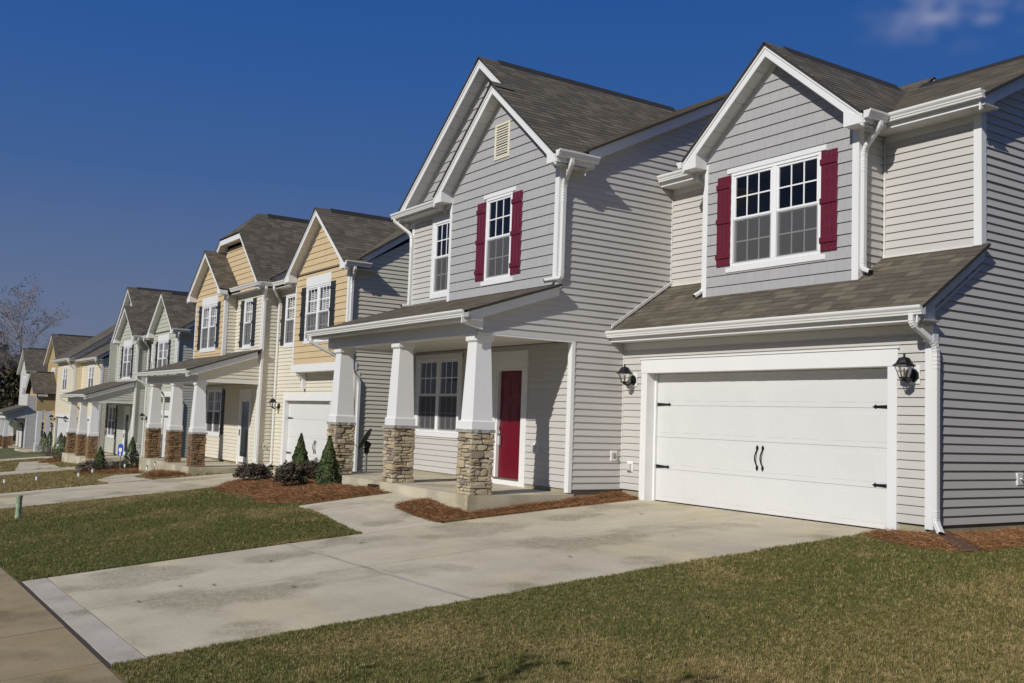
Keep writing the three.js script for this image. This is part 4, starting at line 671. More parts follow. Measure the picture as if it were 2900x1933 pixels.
  board3(h, 'rake_fascia', V3(X + .10, Y(5.95), zg + .1), V3(X + .10, Y(5.77 + 4 * sl), zg - 3.64), .19, E, .022, M.trim);
  new G().prism((u, v, d) => V3(d, v, u), [[zg + .1, Y(5.74)], [zg - 3.64, Y(5.56 + 4 * sl)], [zg - 3.64, Y(5.6 + 4 * sl)], [zg + .1, Y(5.78)]], X + .01, X + .10).mesh('soffit', M.soffit, h);
  downspout(h, [[X2 + .42, Y(5.70), zg + .37], [X2 + .42, Y(5.6), zg + .37], [X2 + .12, Y(5.3), zg + .06], [X2 + .1, Y(5.1), zg + .05], [X2 + .1, Y(.3), zg + .05], [X2 + .1, Y(.2), zg + .05], [X2 + .1, Y(.1), zg + .25]], E, .085, .06);
  outletBox(h, wx(X2), -.55 - dz, Y(.72), 'hose_bib', false);
  // porch block
  const q0 = bayRight ? X2 - 3.7 : X3 + .1, q1 = bayRight ? X2 : X2 - 2.55, qc = (q0 + q1) / 2;
  lapWall(h, { map: wx(X2), poly: [[-zc, Y(.13)], [-zg, Y(.13)], [-zg + .6, Y(5.62)], [-zg + 6, Y(5.62)], [-zg + 3.6, Y(7.9)], [-zc + .05, Y(5.75)], [-zc, Y(5.62)], [-zc, Y(3.6)], [-zc - 1.9, Y(2.96)], [-zc - 1.9, Y(2.655)], [-zc, Y(2.655)]], mats: lap, start: st, single: fine, seed: 150 + o.s });
  new G().box(X2 - .09, Y(.09), zc - .05, X2 + .024, Y(5.62), zc + .026).mesh('corner_trim', M.trim, h);
  const pw = wz(zp), uw = wz(zc);
  const dL = X2 - 1.62, dR = X2 - .76;
  lapWall(h, { map: pw, poly: gl([[X3, .14], [X2 - .1, .14], [X2 - .1, 2.66], [X3, 2.66]]), holes: [[X2 - 5.3, X2 - 3.7, Y(1.0), Y(2.5)], [dL - .1, dR + .1, Y(.1), Y(2.4)]], mats: lap, start: st, single: fine, seed: 160 + o.s });
  windowUnit(h, { map: pw, u0: X2 - 5.3, u1: X2 - 3.7, v0: Y(.98), v1: Y(2.5), units: 2, head: .1, sill: .09, side: .07, ext: .07, headExt: .07 }); shutter(h, pw, X2 - 3.62, X2 - 3.32, Y(.98), Y(2.5), shut); shutter(h, pw, X2 - 5.68, X2 - 5.38, Y(.98), Y(2.5), shut);
  { const d = group('front_door', h); new G().cbox(pw, dL - .12, dL, Y(.08), Y(2.2), -.1, .034).mesh('casing', M.trim, d); new G().cbox(pw, dR, dR + .12, Y(.08), Y(2.2), -.1, .034).mesh('casing', M.trim, d); new G().cbox(pw, dL - .12, dR + .12, Y(2.202), Y(2.5), -.1, .036).mesh('header', M.trim, d); new G().mbox(pw, dL, dR, Y(.1), Y(2.2), -.08, -.04).mesh('leaf', M.blackshut, d); const sd = wz(zp + .01); new G().cbox(sd, dL, dL + .07, Y(.16), Y(2.2), -.03, 0).cbox(sd, dR - .07, dR, Y(.16), Y(2.2), -.03, 0).cbox(sd, dL + .07, dR - .07, Y(2.1), Y(2.2), -.03, 0).cbox(sd, dL + .07, dR - .07, Y(.16), Y(.34), -.03, 0).mesh('storm_door', M.trim, d); new G().quad(sd(dL + .07, Y(.34), -.02), sd(dR - .07, Y(.34), -.02), sd(dR - .07, Y(2.1), -.02), sd(dL + .07, Y(2.1), -.02)).mesh('pane', M.glass, d); new G().cbox(sd, dL + .03, dL + .05, Y(1.0), Y(1.2), .0, .04, .004).mesh('handle', M.steel, d); }
  if (bayRight) lapWall(h, { map: wz(zc - .35), poly: gl([[X3, 3.6], [q0, 3.6], [q0, 5.62], [X3, 5.62]]), mats: lap, start: st, single: fine, seed: 170 + o.s });
  else {
    lapWall(h, { map: uw, poly: gl([[q1 - .02, 3.55], [X2, 3.55], [X2, 5.62], [q1 - .02, 5.62]]), holes: [[X2 - 1.72, X2 - .93, Y(3.88), Y(5.4)]], mats: lap, start: st, single: fine, seed: 171 + o.s });
    windowUnit(h, { map: uw, u0: X2 - 1.73, u1: X2 - .92, v0: Y(3.87), v1: Y(5.41), sill: .09, head: .02, ext: .02, blinds }); shutter(h, uw, X2 - 2.06, X2 - 1.75, Y(3.87), Y(5.41), shut); shutter(h, uw, X2 - .90, X2 - .59, Y(3.87), Y(5.41), shut);
    lapWall(h, { map: wx(q1), poly: gl([[-zq, 3.45], [-zc, 3.6], [-zc, 5.62], [-zq, 5.62]]), mats: lap, start: st, single: fine, seed: 172 + o.s });
  }
  const qm = wz(zq);
  shakeWall(h, { map: qm, poly: gl([[q0, 3.5], [q1, 3.5], [q1, 5.66], [qc, 6.95], [q0, 5.66]]), holes: [[qc - .86, qc + .86, Y(3.88), Y(5.67)]], mats: shake, start: Y(3.5), mode: 'merged', seed: 175 + o.s });
  cornerPost(h, q1, zq, Y(3.45), Y(5.66)); new G().box(q0, Y(3.5), zq + .001, q0 + .08, Y(5.68), zq + .022).mesh('corner_trim', M.trim, h); new G().box(q0, Y(3.5), zq - .4, q0 + .02, Y(5.66), zq).mesh('bay_side', lap[1], h);
  windowUnit(h, { map: qm, u0: qc - .86, u1: qc + .86, v0: Y(3.86), v1: Y(5.40), units: 2, head: .28, sill: .09, ext: .03, headExt: .02, blinds }); shutter(h, qm, qc - 1.21, qc - .90, Y(3.88), Y(5.42), shut); shutter(h, qm, qc + .90, qc + 1.21, Y(3.88), Y(5.42), shut);
  const gh = bayRight ? 7.30 : 7.22;
  gable(h, { xL: q0 - .27, xR: q1 + .27, yL: Y(5.735), yR: Y(5.735), xA: qc, yA: Y(gh), zF: zq + .28, zB: zq - (bayRight ? 2 : .9), zW: zq, seed: 180 + o.s });
  returnBox(h, gl([[q0 - .268, 5.735], [q0 - .268, 5.62], [q0 + .08, 5.62], [q0 + .08, 5.9]]), zq + .03, zq + .286); returnBox(h, gl([[q1 + .268, 5.735], [q1 + .268, 5.62], [q1 - .06, 5.62], [q1 - .06, 5.9]]), zq + .03, zq + .286);
  // larger gable behind
  const bz = bayRight ? zc - .35 : zc, ba = clip ? Y(8.49) : Y(8.37), bx = clip ? X3 + 3.2 : X3 + 2.9, bR = X2 + .28;
  shakeWall(h, { map: wz(bz), poly: clip ? [[X3, Y(5.62)], [X2, Y(5.62)], [bx + .95, Y(7.35)], [bx - .95, Y(7.35)]] : [[X3, Y(5.62)], [X2, Y(5.62)], [bx, Y(8.1)]], mats: shake, start: Y(5.62), mode: 'merged', seed: 185 + o.s });
  gable(h, { xL: X3 - .28, xR: bR, yL: Y(5.735), yR: Y(5.735), xA: bx, yA: ba, zF: bz + .28, zB: bz - 5, zW: bz, seed: 190 + o.s, clip: clip ? .88 : 0 });
  returnBox(h, gl([[bR - .003, 5.735], [bR - .003, 5.62], [X2 - .06, 5.62], [X2 - .06, 5.92]]), bz + .03, bz + .286);
  new G().box(q1 + .02, Y(5.618), zc, X2 + .26, Y(5.64), zc + .27).mesh('soffit', M.soffit, h); if (!bayRight) { gutter(h, V3(q1 + .28, Y(5.69), zc + .27), V3(X2 + .4, Y(5.69), zc + .27), F); new G().box(q1 + .02, Y(5.53), zc + .002, X2 - .09, Y(5.62), zc + .022).mesh('frieze', M.soffit, h); }
  new G().box(X2 + .01, Y(5.618), zc - .8, X2 + .26, Y(5.64), zc).mesh('soffit', M.soffit, h); gutter(h, V3(X2 + .28, Y(5.69), zg + .4), V3(X2 + .28, Y(5.69), zc + .28), E);
  downspout(h, [[X2 + .33, Y(5.70), zc + .05], [X2 + .33, Y(5.6), zc + .05], [X2 + .06, Y(5.34), zc - .02], [X2 + .055, Y(5.1), zc - .03], [X2 + .055, Y(.3), zc - .03], [X2 + .055, Y(.2), zc - .03], [X2 + .15, Y(.08), zc + .12]], F, .085, .06);
  roofSlope(h, { O: V3(X3 - .2, Y(5.95), zc - .1), U: E, S: V3(0, .62, -1), poly: [[0, 0], [6.38, 0], [6.38, 4.5], [0, 4.5]], seed: 195 + o.s }); roofSlope(h, { O: V3(X3 - .2, Y(5.95), zc - 7.75), U: E, S: V3(0, .62, 1), poly: [[0, 0], [6.38, 0], [6.38, 4.5], [0, 4.5]], seed: 196 + o.s });
  board3(h, 'rake_fascia', V3(X2 + .10, Y(5.95), zc - .15), V3(X2 + .10, Y(8.29), zc - 3.93), .19, E, .022, M.trim);
  new G().prism((u, v, d) => V3(d, v, u), [[zc, -1.5 + dy], [zc - 8, -1.5 + dy], [zc - 8, Y(5.9)], [zc - 3.9, Y(8.2)], [zc, Y(5.8)]], X3 - .0, X3 + .08).mesh('wall', lap[1], h); new G().box(X3, Y(-1.2), zg - 8.05, X, Y(5.9), zg - 8).mesh('wall', lap[0], h);
  // porch
  const zB = 2.75 + dz + (o.pz || 0);
  new G().box(X3 - .02, Y(-.9), zp - .05, X2 + .04, Y(.07), zB + .09).mesh('porch_slab', M.walk, h);
  new G().cbox(wz(zB), X3, X2 - .02, Y(2.632), Y(2.86), -.28, 0, .004).mesh('porch_beam', M.trim, h); new G().box(X3, Y(2.632), zp + .02, X3 + .26, Y(2.9), zB - .285).mesh('porch_beam', M.trim, h); new G().box(X2 - .06, Y(2.632), zp + .03, X2 + .02, Y(2.668), zB).mesh('beam_trim', M.trim, h);
  soffit(h, V3(X3 + .26, Y(2.672), zp + .02), E, F, 5.7, zB - zp - .3, .6); new G().box(X3 - .2, Y(2.835), zB + .003, X2 + .15, Y(2.855), zB + .27).mesh('soffit', M.soffit, h); gutter(h, V3(X3 - .22, Y(2.872), zB + .28), V3(X2 + .18, Y(2.872), zB + .28), F);
  roofSlope(h, { O: V3(X3 - .22, Y(2.965), zB + .365), U: E, S: V3(0, .333, -1), poly: [[0, 0], [6.4, 0], [6.4, 2.4], [0, 2.4]], seed: 200 + o.s });
  board3(h, 'rake_fascia', V3(X2 + .10, Y(2.945), zB + .36), V3(X2 + .10, Y(3.66), zB - 1.8), .19, E, .022, M.trim); new G().prism((u, v, d) => V3(d, v, u), [[zB + .3, Y(2.76)], [zB - 1.85, Y(3.46)], [zB - 1.85, Y(3.5)], [zB + .3, Y(2.8)]], X2 + .015, X2 + .10).mesh('soffit', M.soffit, h);
  [X2 - .27, X2 - 2.85, X3 + .5].forEach((x, i) => column(h, x, zB - .2, Y(.07), 0, stones, 500 + o.s * 3 + i, fine));
  downspout(h, [[X3 - .08, Y(2.88), zB + .34], [X3 - .08, Y(2.76), zB + .34], [X3 + .06, Y(2.33), zB - .55], [X3 + .06, Y(2.1), zB - .6], [X3 + .06, Y(.2), zB - .6], [X3 + .06, Y(.1), zB - .6], [X3 - .05, Y(0), zB - .4]], E, .075, .06);
  return h;
}
rowHouse({ X: -16.6, dy: -.54, s: 1, lap: SID.cream, shake: SID.tan, fine: true, clip: true, stones: BSTONE, blinds: true, label: 'cream house with tan shake gables, dark shutters and brown stone porch piers' });
rowHouse({ X: -35, dy: -1.24, dz: -.47, pz: -.08, s: 2, lap: SID.green, shake: SID.sageshake, fine: false, bayRight: true, stones: BSTONE, label: 'sage grey house with pale green gables and black shutters behind the cream house' });

rowHouse({ X: 16.9, dy: .34, dz: -.2, s: 6, lap: SID.pale, shake: SID.sageshake, fine: false, stones: BSTONE, label: 'neighbouring house on the uphill side beyond the straw bed' });
// butter coloured house: two stepped blocks under plain eaves
(() => {
  const h = group('townhouse'); tag(h, 'butter yellow house with plain stepped eaves beyond the sage grey house', 'house', 'houses of the street'); const F = V3(0, 0, 1), E = V3(1, 0, 0);
  for (const [x0, x1, z, ye, sl, k] of [[-60, -54, -.70, 3.92, .64, 0], [-66, -60, -.22, 4.02, .72, 1]]) {
    const gm = wz(z), wv0 = 2.15, wv1 = 3.62, wu = (x0 + x1) / 2;
    lapWall(h, { map: gm, poly: [[x0, -1.65], [x1, -1.65], [x1, ye], [x0, ye]], holes: [[wu - .8, wu + .8, wv0, wv1], [x0 + .6, x1 - .6, -2, .4]], mats: SID.butter, start: -1.65, single: false, seed: 700 + k });
    lapWall(h, { map: wx(x1), poly: [[-z, -1.65], [8 - z, -1.65], [8 - z, ye], [4 - z, ye + 4 * sl], [-z, ye]], mats: SID.butter, start: -1.65, single: false, seed: 705 + k });
    windowUnit(h, { map: gm, u0: wu - .8, u1: wu + .8, v0: wv0, v1: wv1, units: 2, head: .1, sill: .1, side: .08 }); cornerPost(h, x1, z, -1.65, ye); garageDoor(h, wz(z - .12), x0 + .6, x1 - .6, -1.72, .4, 8, 4, false); new G().cbox(gm, x0 + .45, x1 - .45, .4, .62, -.1, .03).mesh('garage_header', M.trim, h); lantern(h, x1 - .35, .25, z + .01, false, 1.3); lantern(h, x0 + .4, .25, z + .01, false, 1.3);
    const L = Math.hypot(4.4, 4.4 * sl); roofSlope(h, { O: V3(x0 - .3, ye + .12, z + .4), U: E, S: V3(0, sl, -1), poly: [[0, 0], [6.55, 0], [6.55, L], [0, L]], seed: 710 + k }); roofSlope(h, { O: V3(x0 - .3, ye + .12, z - 8.4), U: E, S: V3(0, sl, 1), poly: [[0, 0], [6.55, 0], [6.55, L], [0, L]], seed: 712 + k });
    new G().box(x0, ye, z, x1 + .2, ye + .02, z + .34).mesh('soffit', M.soffit, h); gutter(h, V3(x0 - .2, ye + .03, z + .35), V3(x1 + .25, ye + .03, z + .35), F); board3(h, 'rake_fascia', V3(x1 + .17, ye + .1, z + .38), V3(x1 + .17, ye + .1 + 4.38 * sl, z - 4), .2, E, .022, M.trim);
    downspout(h, [[x1 + .1, ye + .05, z + .42], [x1 + .1, ye - .1, z + .42], [x1 - .05, ye - .5, z + .06], [x1 - .05, ye - .8, z + .05], [x1 - .05, -1.3, z + .05], [x1 - .05, -1.5, z + .05], [x1 - .05, -1.62, z + .2]], E, .09, .07);
    new G().box(x0, -2.6, z - 8, x1, -1.66, z - .02).mesh('footing', M.footing, h); new G().box(x0, -1.6, z - 8.1, x1, ye + .2, z - 8).mesh('wall', SID.butter[0], h);
  }
  new G().box(-66, -1.7, -8, -65.9, 4.1, -.3).mesh('wall', SID.butter[1], h);
})();
// two gable-fronted houses at the end of the row
function gableHouse(o) {
  const { X, dy, z, lap, label, s, stone } = o, h = group('townhouse'); tag(h, label, 'house', 'houses of the street'); const Y = (v) => v + dy, E = V3(1, 0, 0), F = V3(0, 0, 1), gm = wz(z), x0 = X - 5.2, x1 = X;
  lapWall(h, { map: gm, poly: [[x0, Y(.1)], [x1, Y(.1)], [x1, Y(6.6)], [X - 2.6, Y(8.5)], [x0, Y(6.6)]], holes: [[X - 3.3, X - 1.9, Y(4.6), Y(6.1)], [X - 1.9, X - .9, Y(0), Y(2.15)]], mats: lap, start: Y(.1), single: false, seed: s });
  lapWall(h, { map: wx(X), poly: [[-z, Y(.1)], [9 - z, Y(.1)], [9 - z, Y(6.6)], [-z, Y(6.6)]], holes: [[.9 - z, 1.9 - z, Y(1), Y(2.4)]], mats: lap, start: Y(.1), single: false, seed: s + 1 });
  windowUnit(h, { map: gm, u0: X - 3.3, u1: X - 1.9, v0: Y(4.6), v1: Y(6.1), units: 2, head: .2, sill: .1, side: .1 }); windowUnit(h, { map: wx(X), u0: .9 - z, u1: 1.9 - z, v0: Y(1), v1: Y(2.4), head: .12, sill: .1, side: .1 }); cornerPost(h, X, z, Y(0), Y(6.6)); lantern(h, X - .5, Y(2), z + .01, false, 1.3);
  new G().mbox(gm, X - 1.9, X - .9, Y(.1), Y(2.15), -.08, -.03).mesh('front_door', M.blackshut, h); new G().cbox(gm, X - 2.0, X - 1.9, Y(.1), Y(2.25), 0, .03).cbox(gm, X - .9, X - .8, Y(.1), Y(2.25), 0, .03).mesh('door_casing', M.trim, h);
  gable(h, { xL: x0 - .3, xR: X + .3, yL: Y(6.65), yR: Y(6.65), xA: X - 2.6, yA: Y(8.78), zF: z + .3, zB: z - 9, zW: z, seed: s + 2 }); gutter(h, V3(X + .28, Y(6.62), z + .3), V3(X + .28, Y(6.62), z - 9), E);
  const zp = z + 1.65;
  if (stone) { roofSlope(h, { O: V3(x0 - 1.5, Y(3.1), zp + .3), U: E, S: V3(0, .333, -1), poly: [[0, 0], [7, 0], [7, 2.06], [0, 2.06]], seed: s + 5 }); gutter(h, V3(x0 - 1.5, Y(3.0), zp + .22), V3(X + .3, Y(3.0), zp + .22), F); board3(h, 'rake_fascia', V3(X + .2, Y(3.08), zp + .28), V3(X + .2, Y(3.72), z), .18, E, .02, M.trim); new G().prism((u, v, d) => V3(d, v, u), [[zp, Y(2.66)], [zp, Y(2.96)], [z, Y(3.5)], [z, Y(2.66)]], X - .03, X + .03).mesh('porch_gable', lap[1], h); new G().box(x0 - 1.4, Y(2.6), zp - .25, X, Y(2.9), zp).mesh('porch_beam', M.trim, h); [X - .25, X - 3.2].forEach((x, i) => column(h, x, zp - .2, Y(.04), 0, BSTONE, s + 30 + i, false)); }
  else { gable(h, { xL: x0 + .9, xR: X + .25, yL: Y(4.25), yR: Y(4.25), xA: X - 2.0, yA: Y(5.86), zF: zp, zB: z - 2.4, seed: s + 8, noSoffit: true }); new G().prism(wz(zp - .3), [[x0 + 1.3, Y(4.1)], [X, Y(4.1)], [X - 2, Y(5.6)]], -.05, 0).mesh('porch_gable', lap[1], h); new G().box(X - .3, Y(3.1), z - 2.2, X, Y(4.1), zp - .3).mesh('porch_beam', lap[1], h); for (const zz of [zp - .55, zp - 1.15]) { const c = group('porch_post', h); new G().box(X - .32, Y(.1), zz - .15, X - .02, Y(3.1), zz + .15).mesh('shaft', M.trim, c); new G().box(X - .37, Y(0), zz - .2, X + .03, Y(.7), zz + .2).mesh('base', M.trim, c); } }
  new G().box(x0 - 1.5, Y(-1.2), z - 9, X + .05, Y(.06), zp + .1).mesh('porch_slab', M.walk, h); new G().box(x0, Y(0), z - 9.1, X, Y(6.6), z - 9).mesh('wall', lap[0], h); new G().box(x0 - .05, Y(0), z - 9, x0, Y(6.6), z).mesh('wall', lap[0], h);
  return h;
}
gableHouse({ X: -71.3, dy: -2.35, z: -1.15, lap: SID.ochre, s: 740, label: 'ochre gable fronted house with white square porch posts down the row' });
gableHouse({ X: -87.3, dy: -2.75, z: -1.3, lap: SID.pale, s: 770, stone: true, label: 'pale gable fronted house with stone porch piers at the end of the row' });
gableHouse({ X: -92.5, dy: -2.85, z: -2.3, lap: SID.ochre, s: 800, stone: true, label: 'last tan gabled house of the row before the woods' });

// ---------------------------------------------------------------- plants
function leafCloud(n, place, R, pal) { // place(R) -> {p, n, s}; many small leaf faces
  const g = new G(true), up = V3(0, 1, 0);
  for (let i = 0; i < n; i++) {
    const q = place(R, i), N = q.n.clone().normalize(); let T = V3().crossVectors(N, Math.abs(N.y) > .9 ? V3(1, 0, 0) : up).normalize(); T.applyAxisAngle(N, R() * 6.28); const B = V3().crossVectors(N, T).normalize(), s = q.s * (.7 + .6 * R()), a = q.a || .5;
    const c = pal[Math.floor(R() * pal.length)], k = .8 + .4 * R(); g.cc = c.map((v) => v * k);
    const P = q.p; g.quad(P.clone().addScaledVector(T, -s), P.clone().addScaledVector(B, -s * a), P.clone().addScaledVector(T, s), P.clone().addScaledVector(B, s * a));
  }
  return g;
}
function arborvitae(x, z, hgt, rad, seed, label, grp, n = 5200) {
  const R = rng(seed), y0 = gy(x, z) - .03, t = group('arborvitae'); t.position.set(x, y0, z); tag(t, label, 'shrub', grp);
  new G().add(new THREE.CylinderGeometry(.008, .025, hgt * .8, 6), new THREE.Matrix4().setPosition(0, hgt * .4, 0)).mesh('trunk', M.bark, t);
  const g = leafCloud(n, (R) => { const f = Math.pow(R(), .8), prof = Math.pow(Math.sin(Math.PI * Math.pow(clamp(f * .92 + .08), .55)), .8) * (1 - f * .25), a = R() * 6.283, lump = .66 + .56 * vnoise(a * 2.2 + 3, f * 11, seed) , rr = rad * prof * lump * (.72 + .34 * Math.sqrt(R())); const out = V3(Math.cos(a), 0, Math.sin(a)); return { p: V3(out.x * rr, .03 + f * hgt * (.97 + .03 * R()), out.z * rr), n: out.clone().add(V3((R() - .5) * 1.6, (R() - .2) * .6, (R() - .5) * 1.6)), s: .019 + .018 * R(), a: .38 }; }, R, [[.042, .072, .014], [.062, .100, .018], [.028, .050, .011], [.11, .150, .034], [.056, .078, .022]]);
  g.mesh('crown', M.leaf_arb, t); return t;
}
function roundShrub(x, z, rx, ry, seed, label, grp, n = 3600) {
  const R = rng(seed), y0 = gy(x, z) - .02, t = group('shrub'); t.position.set(x, y0, z); tag(t, label, 'shrub', grp);
  const tw = new G(); for (let i = 0; i < 16; i++) { const a = R() * 6.28, e = .4 + R() * .9, L = ry * 1.5; const end = V3(Math.cos(a) * Math.cos(e) * rx * 1.02, Math.sin(e) * L, Math.sin(a) * Math.cos(e) * rx * 1.02); tw.add(new THREE.TubeGeometry(new THREE.CatmullRomCurve3([V3(0, 0, 0), end.clone().multiplyScalar(.5).add(V3((R() - .5) * .06, .05, (R() - .5) * .06)), end]), 5, .005, 4)); } tw.mesh('stems', M.bark, t);
  leafCloud(n, (R) => { const a = R() * 6.283, e = Math.asin(R() * 1.15 - .15), l = .70 + .42 * vnoise(a * 2.2 + 5, e * 4 + 9, seed), r = l * (.55 + .48 * Math.sqrt(R())); return { p: V3(Math.cos(a) * Math.cos(e) * rx * r, ry * .85 + Math.sin(e) * ry * 1.12 * r, Math.sin(a) * Math.cos(e) * rx * r), n: V3(R() - .5, R() * .9, R() - .5), s: .017 + .012 * R(), a: .62 }; }, R, [[.075, .050, .034], [.10, .060, .040], [.056, .050, .026], [.078, .074, .034], [.13, .074, .052], [.062, .068, .030]]).mesh('crown', M.leaf_any, t); return t;
}
const bedG = 'shrubs in the pine straw bed beside the stone porch';
arborvitae(-13.1, 3.12, 1.10, .24, 1, 'conical green arborvitae in front of the white garage door, next to dark shrubs', 'conical arborvitae in the beds', 6500);
arborvitae(-10.95, 3.38, 1.06, .235, 2, 'conical green arborvitae beside the stone porch pier', 'conical arborvitae in the beds', 6500);
roundShrub(-14.5, 3.66, .42, .255, 3, 'dark purple leaved shrub at the driveway end of the straw bed', bedG);
roundShrub(-11.55, 3.92, .34, .31, 4, 'dark purple leaved shrub in front of the tall arborvitae', bedG, 4200);
roundShrub(-12.85, 2.85, .36, .28, 5, 'dark olive shrub between the two arborvitae', bedG);
for (const [x, z, h, r, s, l] of [[-30.2, 2.75, 1.25, .30, 6, 'conical arborvitae beside the brown stone porch of the cream house'], [-30.8, 3.7, .95, .28, 7, 'conical arborvitae behind the small blue yard sign'], [-49.0, 1.9, 1.35, .42, 8, 'conical arborvitae on the straw bed before the butter coloured house'], [-52.5, 1.5, 1.5, .45, 9, 'taller conical arborvitae beside the distant stone piers'], [-68, -.3, 1.5, .45, 10, 'conical arborvitae before the ochre wall'], [-70.3, -.3, 1.45, .45, 11, 'last conical arborvitae before the ochre wall']]) arborvitae(x, z, h, r, s, l, 'conical arborvitae in the beds', 2600);
roundShrub(-30.9, 3.9, .62, .26, 12, 'low dark shrub at the edge of the far driveway', 'low shrubs by the far beds', 2600); roundShrub(-30.3, 3.1, .45, .22, 13, 'low dark shrub between the far arborvitae', 'low shrubs by the far beds', 2000); roundShrub(-50.5, 1.9, .9, .35, 14, 'reddish low shrub before the butter coloured house', 'low shrubs by the far beds', 2000);

// ---------------------------------------------------------------- pine straw beds
const BEDS = [
  { n: 'orange brown pine straw bed with shrubs beside the porch', P: [[-8.60, 3.17], [-8.64, 4.55], [-9.3, 4.72], [-9.95, 5.0], [-10.6, 4.92], [-11.3, 4.70], [-12.6, 4.63], [-13.9, 4.60], [-14.9, 4.3], [-15.4, 3.5], [-14.6, 2.4], [-12.09, 2.3], [-12.09, 3.17]], k: 42000 },
  { n: 'pine straw bed around the front corner of the porch slab', P: [[-7.22, 3.17], [-7.16, 3.74], [-6.6, 3.77], [-5.72, 3.775], [-5.66, 2.5], [-5.60, 1.0], [-5.58, .04], [-6.0, .03], [-6.0, 1.1], [-5.975, 1.2], [-5.975, 3.165]], k: 26000 },
  { n: 'pine straw bed along the side wall by the downspout', P: [[-.50, .05], [-.68, .34], [-.40, .58], [-.05, .73], [.5, .83], [.84, .72], [.95, .4], [.98, -.4], [1.05, -3.5], [.02, -3.5], [.02, .03]], k: 26000 },
  { n: 'pine straw strip in front of the brown stone porch', P: [[-22.45, 3.0], [-22.6, 3.9], [-24.9, 3.4], [-26.4, 3.0], [-26.5, 2.86], [-22.5, 2.86]], k: 5000 },
  { n: 'far pine straw bed with arborvitae and a yard sign', P: [[-27.4, 2.9], [-27.2, 3.4], [-29, 3.9], [-30.5, 4.4], [-32.5, 4.2], [-34, 2.5], [-34, .6], [-28.8, .6], [-28.7, 2.86]], k: 8000 },
  { n: 'distant pine straw bed beside the butter coloured house', P: [[-47.2, 2.4], [-48, 3.2], [-51, 2.6], [-53.8, 1.6], [-53.8, -.3], [-47.2, -.3]], k: 5000 },
];
const edgeDist = (x, z, P) => { let m = 9; for (let i = 0; i < P.length; i++) { const [a, b] = P[i], [c, d] = P[(i + 1) % P.length], t = clamp(((x - a) * (c - a) + (z - b) * (d - b)) / ((c - a) ** 2 + (d - b) ** 2 + 1e-9)); m = Math.min(m, Math.hypot(x - a - t * (c - a), z - b - t * (d - b))); } return m; };
const needle = (() => { const g = new G(); const c = [V3(-.5, 0, 0), V3(-.17, .03, .05), V3(.17, .03, .03), V3(.5, 0, -.06)], w = .0075; for (let i = 0; i < 3; i++) { g.quad(c[i].clone().add(V3(0, 0, -w)), c[i + 1].clone().add(V3(0, 0, -w)), c[i + 1].clone().add(V3(0, 0, w)), c[i].clone().add(V3(0, 0, w))); g.quad(c[i].clone().add(V3(0, -w, 0)), c[i + 1].clone().add(V3(0, -w, 0)), c[i + 1].clone().add(V3(0, w, 0)), c[i].clone().add(V3(0, w, 0))); } return g.geo(); })();
mat('needle', [1, 1, 1], { roughness: .8 });
BEDS.forEach((b, bi) => {
  const R = rng(70 + bi), xs = b.P.map((p) => p[0]), zs = b.P.map((p) => p[1]), x0 = Math.min(...xs), x1 = Math.max(...xs), z0 = Math.min(...zs), z1 = Math.max(...zs), st = bi < 3 ? .07 : .2;
  const hgt = (x, z) => gy(x, z) - .018 + Math.min(bi === 2 ? .045 : .09, edgeDist(x, z, b.P) * .5) * (.65 + .7 * vnoise(x * 4, z * 4, 3)) + .02 * (vnoise(x * 14, z * 14, 8) - .5);
  const g = new G(), Q = (x, z) => V3(x, inPoly(x, z, b.P) ? hgt(x, z) : gy(x, z) - .05, z);
  for (let x = x0 - st; x < x1 + st; x += st) for (let z = z0 - st; z < z1 + st; z += st) if (inPoly(x + st / 2, z + st / 2, b.P)) g.quad(Q(x, z), Q(x, z + st), Q(x + st, z + st), Q(x + st, z));
  const m = stuff(g.mesh('pine_straw_bed', M.straw)); tag(m, b.n, 'mulch bed');
  const im = new THREE.InstancedMesh(needle, M.needle, b.k), mm = new THREE.Matrix4(), c = new THREE.Color(), q = new THREE.Quaternion(), e = new THREE.Euler();
  for (let i = 0; i < b.k; i++) { let x, z, n = 0; do { x = lerp(x0 - .05, x1 + .05, R()); z = lerp(z0 - .05, z1 + .05, R()); n++; } while ((!(inPoly(x, z, b.P) || edgeDist(x, z, b.P) < .035) || bi === 2 && edgeDist(x, z, [[.12, .02], [.88, .61]]) < .115) && n < 60); const y = inPoly(x, z, b.P) ? hgt(x, z) : gy(x, z); e.set((R() - .5) * .7, R() * 6.28, (R() - .35) * .8 + (R() < .03 ? .5 : 0)); q.setFromEuler(e); const L = (.09 + .12 * R()) * (bi < 3 ? 1 : 1.6), w = bi < 3 ? .155 : .5; mm.compose(V3(x, y + .004 + R() * .034, z), q, V3(L, L, w * .9)); im.setMatrixAt(i, mm); const k = .30 + 1.25 * Math.pow(R(), 1.4), u = R(); c.setRGB(lerp(.27, .46, u) * k, lerp(.115, .26, u) * k, lerp(.04, .12, u) * k); im.setColorAt(i, c); }
  im.name = 'pine_straw'; stuff(im); m.add(im);
});

